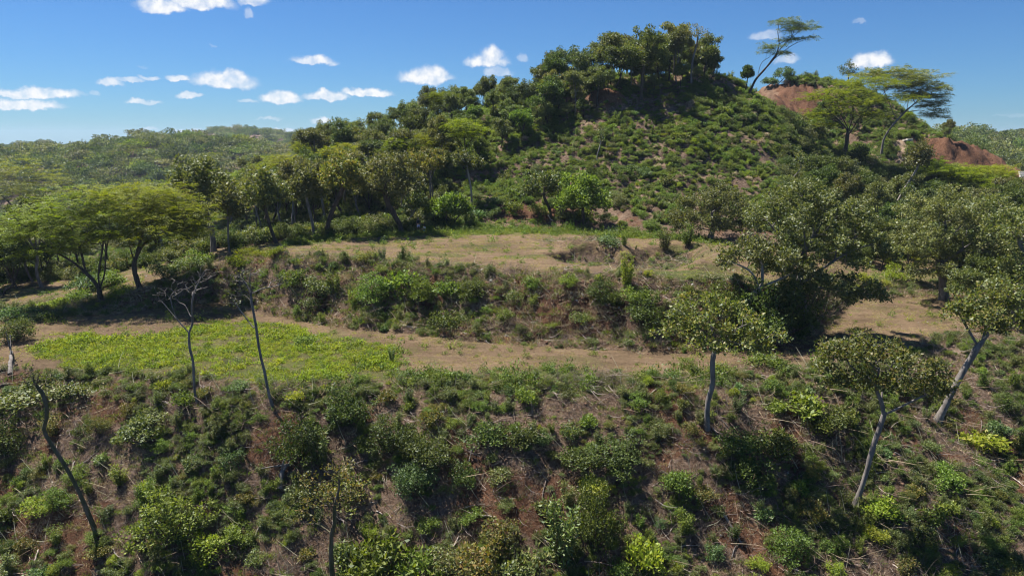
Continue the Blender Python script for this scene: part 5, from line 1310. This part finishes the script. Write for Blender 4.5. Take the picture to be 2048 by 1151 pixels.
stuff('distant_woods', P3, R3, S3, idx, [far_crown(1, L_OLIVE), far_crown(2, L_DARK), far_crown(3, L_GREEN), far_crown(4, L_GREY), far_crown(5, L_MIMOSA, True), shrub_data('big', 0, L_OLIVE), shrub_data('big', 1, L_GREEN), shrub_data('big', 2, L_DARK), shrub_data('big', 0, L_GREY)])
print('far', len(x))

# ------------------------------------------------------------------ haze
def haze():
    import bmesh
    bm = bmesh.new(); bmesh.ops.create_cube(bm, size=1)
    z0 = float(ZW.min()) - 1.5; z1 = 80
    for v in bm.verts: v.co = Vector((v.co.x * 11000, 1600 + v.co.y * 4600 * 1.0, (z0 + z1) / 2 + v.co.z * (z1 - z0)))
    me = bpy.data.meshes.new('haze'); bm.to_mesh(me); bm.free()
    m = bpy.data.materials.new('haze'); m.use_nodes = True; nt = m.node_tree; nt.nodes.clear()
    o_ = nt.nodes.new('ShaderNodeOutputMaterial'); v_ = nt.nodes.new('ShaderNodeVolumePrincipled')
    v_.inputs['Color'].default_value = (.62, .78, 1, 1); v_.inputs['Density'].default_value = .00011; v_.inputs['Anisotropy'].default_value = .2
    nt.links.new(v_.outputs[0], o_.inputs['Volume']); me.materials.append(m)
    tag(obj('haze', me), kind='stuff')
haze()

# ------------------------------------------------------------------ logs and dead branches lying on the slopes
def log_px(p0, p1, r0, mat, label, bend=0.0, stubs=1, seed=1, y0=20, lift=.06, name='fallen_log', cat='log', taper=.55):
    a = hit(*p0, y0=y0); b = hit(*p1, y0=y0); r = np.random.default_rng(seed)
    n = 8; pts = []
    side = Vector((-(b - a).y, (b - a).x, 0)).normalized()
    for k in range(n):
        t = k / (n - 1); q = a.lerp(b, t) + side * bend * math.sin(t * 3.14)
        q.z = float(gz(q.x, q.y)) + r0 * .7 + lift * math.sin(t * 3.14)
        pts.append(np.array(q - a) + r.normal(size=3) * r0 * .25)
    tb = Tubes(); tb.add(pts, np.linspace(r0, r0 * taper, n), 8, r)
    root = obj(name, tb.mesh(name, mat)); root.location = a
    for k in range(stubs):
        i = r.integers(2, n - 2); q = pts[i]; d = unit(r.normal(size=3) * .6 + np.array([0, 0, .8])); L_ = r0 * r.uniform(5, 12)
        t2 = Tubes(); c_ = curve([q, q + d * L_ * .5 + r.normal(size=3) * .03, q + d * L_], 5); t2.add(c_, np.linspace(r0 * .45, r0 * .15, len(c_)), 5)
        obj('branch_stub', t2.mesh('branch_stub', mat), root)
    return tag(root, label, cat)
log_px((803, 655), (862, 668), .11, B_DEAD, 'pale log lying on the track at the foot of the bank, left of centre', stubs=1, seed=1)
log_px((788, 636), (822, 656), .05, B_DEAD, 'thin pale stick leaning on the pale log at the bank foot', stubs=0, seed=2)
log_px((797, 660), (812, 640), .05, B_DEAD, 'short crossed stick left of the pale log at the bank foot', stubs=1, seed=3)
log_px((562, 985), (584, 930), .17, B_GREY, 'thick curved grey stump log left of the yellow-leaved tree', bend=.25, stubs=2, seed=4, lift=.2)
log_px((1071, 888), (1067, 850), .06, B_DEAD, 'straight brown stick pointing up the slope at the picture centre', stubs=0, seed=5)
log_px((936, 1027), (992, 1037), .07, B_DEAD, 'pale barkless log lying across the slope near the bottom centre', stubs=2, seed=6)
log_px((1968, 978), (1985, 1010), .055, B_DEAD, 'bright crooked dead branch low at the right', bend=.15, stubs=1, seed=7)
log_px((1788, 905), (1822, 932), .05, B_DEAD, 'pale stick lying downslope right of the forked leaning tree', stubs=0, seed=8)
log_px((2008, 942), (2050, 975), .06, B_DEAD, 'long pale stick at the right edge of the foreground slope', stubs=0, seed=9)
log_px((1888, 921), (1912, 938), .05, B_DEAD, 'short pale stick below the steeply leaning trunk', stubs=0, seed=10)
log_px((1902, 1022), (1924, 1050), .05, B_DEAD, 'thin pale stick above the lower right corner', stubs=1, seed=11)
log_px((527, 1045), (506, 1082), .06, B_DEAD, 'pale broken branch on red earth below the curved grey stump', stubs=0, seed=12)
log_px((246, 870), (268, 886), .05, B_DEAD, 'small pale stick right of the crooked mossy dead tree', stubs=0, seed=13)
log_px((150, 925), (140, 955), .05, B_DEAD, 'pale peeled branch beside the mossy dead trunk', stubs=1, seed=14)
log_px((1448, 1030), (1485, 1090), .08, B_GREY, 'grey weathered log lying downslope left of the forked leaning tree', stubs=2, seed=15)
log_px((990, 425), (1014, 410), .12, B_DARK, 'dark log on the cleared strip behind the clearing', stubs=1, seed=16, y0=75)
log_px((1096, 432), (1106, 442), .11, B_PALE, 'white log at the foot of the small olive tree', stubs=0, seed=17, y0=75)
log_px((22, 752), (24, 705), .16, B_GREY, 'broken grey log standing on the slope edge at far left', stubs=2, seed=18, lift=.3)
log_px((-6, 752), (34, 730), .12, B_DARK, 'dark log crossing the broken grey log at far left', stubs=0, seed=19)
log_px((0, 775), (20, 768), .12, B_DARK, 'short dark log at the left edge below the crossed logs', stubs=0, seed=20)
log_px((76, 1100), (66, 1145), .06, B_DEAD, 'pale forked branch in the lower left corner', stubs=1, seed=21)
log_px((1180, 612), (1192, 598), .06, B_DEAD, 'pale crooked branch hanging on the bank face right of centre', stubs=1, seed=22)
log_px((905, 1100), (918, 1075), .05, B_DEAD, 'reddish-brown stick near the bottom edge left of centre', stubs=0, seed=23)
log_px((1630, 930), (1660, 960), .05, B_DEAD, 'thin stick left of the forked leaning tree trunk', stubs=0, seed=24)
log_px((2035, 1000), (2060, 1025), .05, B_DEAD, 'pale twiggy branch cut off by the right edge', stubs=1, seed=25)
lg = np.random.default_rng(31); cnt = 0
while cnt < 46:
    y = lg.uniform(30, 58); x = lg.uniform(-.8, .8) * y
    px, py = proj(x, y, float(gz(x, y)))
    if not (790 < py < 1140 and -20 < px < 2060): continue
    an = lg.normal() * 22 + 55; L_ = lg.uniform(18, 58)
    an = math.radians(an if lg.random() < .75 else -an)
    cnt += 1
    o = log_px((px, py), (px + L_ * math.cos(an), py + L_ * math.sin(an)), lg.uniform(.022, .045), [B_DEAD, B_GREY, B_TWIG][int(lg.integers(3))], None, bend=lg.normal() * .12, stubs=int(lg.integers(0, 2)), seed=100 + cnt, name='dead_branch', cat='dead branch')
    o['_w'] = 'bent dead branch' if abs(an) > 1 else 'thin dead branch'; o['_s'] = 'long' if L_ > 42 else 'short' if L_ < 26 else ''; o['group'] = 'dead branches left on the cleared slope'; o['_h'] = 0.0

# stump post near the pale patch, slab on the road crest, stepped white wall at the right edge
b = hit(1634, 276, y0=125)
tb = Tubes(); tb.add([(0, 0, -.2), (.25, 0, 1.4), (.6, 0, 2.6)], [.14, .12, .07], 7)
o = obj('snag', tb.mesh('snag', B_DARK)); o.location = b; tag(o, 'short leaning dead trunk in front of the pale earth patch, right of the summit', 'snag')
def boxes_mesh(name, bl, mat):
    import bmesh
    bm = bmesh.new()
    for (c, d) in bl:
        r = bmesh.ops.create_cube(bm, size=1)
        for v in r['verts']: v.co = Vector((c[0] + v.co.x * d[0], c[1] + v.co.y * d[1], c[2] + v.co.z * d[2]))
    bmesh.ops.bevel(bm, geom=bm.edges[:], offset=.03, segments=1, affect='EDGES')
    me = bpy.data.meshes.new(name); bm.to_mesh(me); bm.free(); me.materials.append(mat); return me
M_CONC = bark_material('pale_concrete', (.50, .47, .43), (.66, .63, .58), 2)
b = hit(1817, 282, y0=135)
root = empty('concrete_slabs', b); tag(root, 'pale concrete slabs stacked on the crest of the red road', 'slabs')
for k, (dx, dz, w) in enumerate([(0, .12, 1.5), (.15, .32, 1.2), (-.9, .1, .5)]):
    o = obj('slab', boxes_mesh('slab', [((dx, 0, dz), (w, .8, .18))], M_CONC), root)
b = hit(2046, 356, y0=100)
root = empty('stepped_wall', b); tag(root, 'stepped white retaining wall cut off by the right edge below the red slope', 'wall')
for k in range(4): obj('step', boxes_mesh('step', [((.9 + k * .25, k * .5, -.1 + k * .42), (3.2, .5, .40))], M_CONC), root)

# ------------------------------------------------------------------ the two people under the tree
def skinned(name, verts, edges, radii, mat, parent, root_i=0, sub=1):
    me = bpy.data.meshes.new(name); me.from_pydata(verts, edges, []); o = obj(name, me, parent)
    md = o.modifiers.new('skin', 'SKIN'); md.use_smooth_shade = True
    for i, r_ in enumerate(radii):
        rr = r_ if isinstance(r_, tuple) else (r_, r_)
        me.skin_vertices[0].data[i].radius = rr; me.skin_vertices[0].data[i].use_root = (i == root_i)
    sb = o.modifiers.new('sub', 'SUBSURF'); sb.levels = sb.render_levels = sub
    me.materials.append(mat); return o
def flat_mat(name, c, rough=.8):
    m = bpy.data.materials.new(name); m.use_nodes = True
    nt = m.node_tree; bs = nt.nodes['Principled BSDF']; bs.inputs['Roughness'].default_value = rough
    n = nt.nodes.new('ShaderNodeTexNoise'); n.inputs['Scale'].default_value = 9; n.inputs['Detail'].default_value = 4
    r = nt.nodes.new('ShaderNodeValToRGB'); nt.links.new(n.outputs[0], r.inputs[0])
    r.color_ramp.elements[0].color = (*[q * .8 for q in c], 1); r.color_ramp.elements[1].color = (*[min(1, q * 1.15) for q in c], 1)
    nt.links.new(r.outputs[0], bs.inputs['Base Color']); return m
SKIN = flat_mat('skin', (.30, .17, .11), .55); BLACK = flat_mat('dark_shirt', (.018, .018, .022)); WHITE = flat_mat('lavender_shorts', (.62, .60, .72)); PALEB = flat_mat('pale_blue_shirt', (.55, .68, .78)); HAIR = flat_mat('black_hair', (.012, .010, .010), .5); TEAL = flat_mat('teal_shorts', (.06, .30, .36))

def hand_mesh(base, d, palm_n, parent, mat):
    """a small hand: palm with four fingers and a thumb"""
    base = Vector(base); d = Vector(d).normalized(); n = Vector(palm_n).normalized(); s = d.cross(n).normalized()
    V = [base, base + d * .05, base + d * .085]; E = [(0, 1), (1, 2)]; Rr = [.022, .034, .034]
    for k, (off, L_) in enumerate([(-.03, .06), (-.01, .075), (.01, .07), (.03, .055)]):
        i = len(V); V += [base + d * .095 + s * off, base + d * (.095 + L_ * .5) + s * off * 1.1 + n * .008, base + d * (.095 + L_) + s * off * 1.15 + n * .025]
        E += [(2, i), (i, i + 1), (i + 1, i + 2)]; Rr += [.0095, .009, .008]
    i = len(V); V += [base + d * .04 - s * .045, base + d * .075 - s * .065 + n * .015]; E += [(1, i), (i, i + 1)]; Rr += [.012, .009]
    return skinned('hand', [tuple(v) for v in V], E, Rr, mat, parent, 0, 1)

def head_parts(root, c, f, hair_long=False):
    """face details on a head centred at c looking along f"""
    import bmesh
    c = Vector(c); f = Vector(f).normalized(); s = f.cross(Vector((0, 0, 1))).normalized()
    bm = bmesh.new()
    bmesh.ops.create_uvsphere(bm, u_segments=14, v_segments=10, radius=.107)
    for v in bm.verts:
        v.co.z *= 1.16
        if v.co.dot(f) > .035 and v.co.z < .045: v.co -= f * (v.co.dot(f) - .02) * 1.0; v.co *= .9
    me = bpy.data.meshes.new('hair'); bm.to_mesh(me); bm.free(); me.materials.append(HAIR)
    h = obj('hair', me, root); h.location = c + Vector((0, 0, .03)) - f * .012
    for sg in (-1, 1):
        bm = bmesh.new(); bmesh.ops.create_icosphere(bm, subdivisions=1, radius=.011); me = bpy.data.meshes.new('eye'); bm.to_mesh(me); bm.free(); me.materials.append(HAIR)
        e = obj('eye', me, root); e.location = c + f * .098 + s * .033 * sg + Vector((0, 0, .005))
        bm = bmesh.new(); bmesh.ops.create_icosphere(bm, subdivisions=1, radius=.022); me = bpy.data.meshes.new('ear'); bm.to_mesh(me); bm.free(); me.materials.append(SKIN)
        e = obj('ear', me, root); e.location = c + s * .092 * sg + Vector((0, 0, -.01))
    bm = bmesh.new(); bmesh.ops.create_cone(bm, segments=6, radius1=.017, radius2=.006, depth=.035); me = bpy.data.meshes.new('nose'); bm.to_mesh(me); bm.free(); me.materials.append(SKIN)
    e = obj('nose', me, root); e.location = c + f * .108 + Vector((0, 0, -.02))
    bm = bmesh.new(); bmesh.ops.create_cube(bm, size=1); me = bpy.data.meshes.new('mouth'); bm.to_mesh(me); bm.free(); me.materials.append(flat_mat('lips', (.25, .08, .07)))
    e = obj('mouth', me, root); e.location = c + f * .098 + Vector((0, 0, -.055)); e.scale = (.045, .012, .012); e.rotation_euler = (0, 0, math.atan2(s.y, s.x))

def person_standing(loc, rz):
    r = empty('person', loc, rz); tag(r, 'person standing at the edge of the clearing in dark top and pale shorts', 'person')
    V = [(0, 0, .94), (0, 0, 1.10), (0, .01, 1.28), (0, .01, 1.42), (0, .005, 1.49), (0, -.01, 1.57), (0, -.015, 1.66),
         (.10, 0, .90), (.11, -.02, .49), (.115, .02, .10), (.12, -.13, .04), (-.10, 0, .90), (-.12, .0, .49), (-.13, .04, .10), (-.14, -.11, .04),
         (.19, .01, 1.39), (.25, .03, 1.13), (.23, -.10, .90), (-.19, .01, 1.39), (-.26, .0, 1.13), (-.20, -.16, .98)]
    E = [(0, 1), (1, 2), (2, 3), (3, 4), (4, 5), (5, 6), (0, 7), (7, 8), (8, 9), (9, 10), (0, 11), (11, 12), (12, 13), (13, 14), (3, 15), (15, 16), (16, 17), (3, 18), (18, 19), (19, 20)]
    R_ = [(.14, .10), (.125, .09), (.15, .105), (.12, .08), .05, .075, .085, .085, .055, .036, .035, .085, .055, .036, .035, .05, .036, .026, .05, .036, .026]
    skinned('body', V, E, R_, SKIN, r, 0, 2)
    skinned('shirt', [(0, 0, 1.0), (0, 0, 1.12), (0, .01, 1.28), (0, .01, 1.40), (.20, .01, 1.38), (.24, .02, 1.22), (-.20, .01, 1.38), (-.25, .01, 1.22)], [(0, 1), (1, 2), (2, 3), (3, 4), (4, 5), (3, 6), (6, 7)],
            [(.16, .12), (.15, .115), (.17, .125), (.145, .10), .068, .058, .068, .058], BLACK, r, 0, 1)
    skinned('shorts', [(0, 0, .98), (0, 0, .90), (.10, 0, .84), (.115, -.015, .56), (-.10, 0, .84), (-.12, 0, .56)], [(0, 1), (1, 2), (2, 3), (1, 4), (4, 5)], [(.16, .12), (.16, .125), .115, .095, .115, .095], WHITE, r, 0, 1)
    hand_mesh((.23, -.105, .88), (-.05, -.2, -1), (-1, 0, 0), r, SKIN); hand_mesh((-.20, -.17, .96), (.1, -.8, -.3), (0, 0, -1), r, SKIN)
    head_parts(r, (0, -.015, 1.63), (0, -1, 0)); return r
def person_sitting(loc, rz):
    r = empty('person', loc, rz); tag(r, 'person sitting low on the ground in pale blue clothes beside the standing one', 'person')
    V = [(0, 0, .14), (0, .03, .30), (0, .05, .46), (0, .03, .58), (0, .0, .65), (0, -.03, .72), (0, -.05, .80),
         (.10, -.02, .14), (.14, -.30, .42), (.13, -.52, .08), (.13, -.62, .04), (-.10, -.02, .14), (-.15, -.32, .38), (-.14, -.58, .08), (-.14, -.68, .04),
         (.18, .02, .55), (.24, -.12, .36), (.16, -.30, .44), (-.18, .02, .55), (-.25, -.12, .34), (-.17, -.32, .42)]
    E = [(0, 1), (1, 2), (2, 3), (3, 4), (4, 5), (5, 6), (0, 7), (7, 8), (8, 9), (9, 10), (0, 11), (11, 12), (12, 13), (13, 14), (3, 15), (15, 16), (16, 17), (3, 18), (18, 19), (19, 20)]
    R_ = [(.15, .11), (.13, .10), (.15, .105), (.12, .08), .05, .075, .085, .085, .055, .036, .035, .085, .055, .036, .035, .05, .036, .026, .05, .036, .026]
    skinned('body', V, E, R_, SKIN, r, 0, 2)
    skinned('shirt', [(0, .01, .2), (0, .03, .32), (0, .05, .46), (0, .03, .56), (.19, .02, .54), (.235, -.07, .42), (-.19, .02, .54), (-.24, -.07, .41)], [(0, 1), (1, 2), (2, 3), (3, 4), (4, 5), (3, 6), (6, 7)],
            [(.17, .13), (.16, .12), (.17, .125), (.145, .10), .068, .058, .068, .058], PALEB, r, 0, 1)
    skinned('shorts', [(0, 0, .15), (.10, -.06, .18), (.135, -.24, .36), (-.10, -.06, .17), (-.145, -.25, .33)], [(0, 1), (1, 2), (0, 3), (3, 4)], [(.17, .13), .11, .085, .11, .085], TEAL, r, 0, 1)
    hand_mesh((.16, -.31, .45), (-.3, -1, 0), (0, 0, -1), r, SKIN); hand_mesh((-.17, -.33, .43), (.3, -1, 0), (0, 0, -1), r, SKIN)
    head_parts(r, (0, -.05, .77), (0, -1, 0)); return r
b = hit(837, 463, y0=70); b.z += .0; person_standing(b, .5)
b = hit(849, 463, y0=70); person_sitting(b, -.9)

# ------------------------------------------------------------------ wording of the labels of look-alikes
def label_all():
    ORD = ['leftmost', 'second', 'third', 'fourth', 'fifth', 'sixth', 'seventh', 'eighth', 'ninth', 'tenth', 'eleventh', 'twelfth', 'thirteenth', 'fourteenth', 'fifteenth', 'sixteenth']
    NUM = ['', '', 'two', 'three', 'four', 'five', 'six', 'seven', 'eight', 'nine', 'ten', 'eleven', 'twelve', 'thirteen', 'fourteen', 'fifteen', 'sixteen', 'seventeen', 'eighteen']
    items = []
    for o in SC.objects:
        if o.parent is None and '_w' in o:
            h = o.get('_h', 0) * (1 if o['category'] != 'shrub' else 1)
            px, py = proj(o.location.x, o.location.y, o.location.z + h)
            d = [math.hypot(px - a, (py - b) * 1.3) for a, b, _ in LAND]
            i = int(np.argmin(d)); a, b, ph = LAND[i]
            dx, dy = px - a, py - b
            if abs(dx) < 22 and abs(dy) < 22: w = 'right beside'
            else:
                ver = 'above' if dy < 0 else 'below'; hor = 'left of' if dx < 0 else 'right of'
                if abs(dx) > 2.2 * abs(dy): w = hor
                elif abs(dy) > 2.2 * abs(dx): w = ver
                else: w = ver + ' and ' + hor
                pass
            s_ = (o.get('_s') + ' ') if o.get('_s') else ''
            items.append([o, px, s_ + o['_w'], w + ' the ' + ph])
    groups = {}
    for it in items: groups.setdefault(it[2] + '|' + it[3], []).append(it)
    for key, g in groups.items():
        a, b = key.split('|')
        if len(g) == 1: g[0][0]['label'] = a + ' ' + b
        else:
            g.sort(key=lambda t: t[1]); n = len(g)
            pl = a + 'es' if a.endswith('ch') else a + 's'
            for k, t in enumerate(g):
                if n == 2: t[0]['label'] = ('left' if k == 0 else 'right') + ' one of two ' + pl + ' ' + b
                else: t[0]['label'] = ('leftmost' if k == 0 else 'rightmost' if k == n - 1 else ORD[k] + ' from left') + ' of ' + NUM[min(n, 18)] + ' ' + pl + ' ' + b
    for it in items:
        for q in ('_w', '_s', '_h'):
            if q in it[0]: del it[0][q]
label_all()
for o in SC.objects:
    if o.parent is None and o.get('label') and len(o['label'].split()) > 16: print('LONG', o['label'])
for o in list(SC.objects):
    for q in ('_w', '_s', '_h'):
        if q in o: del o[q]
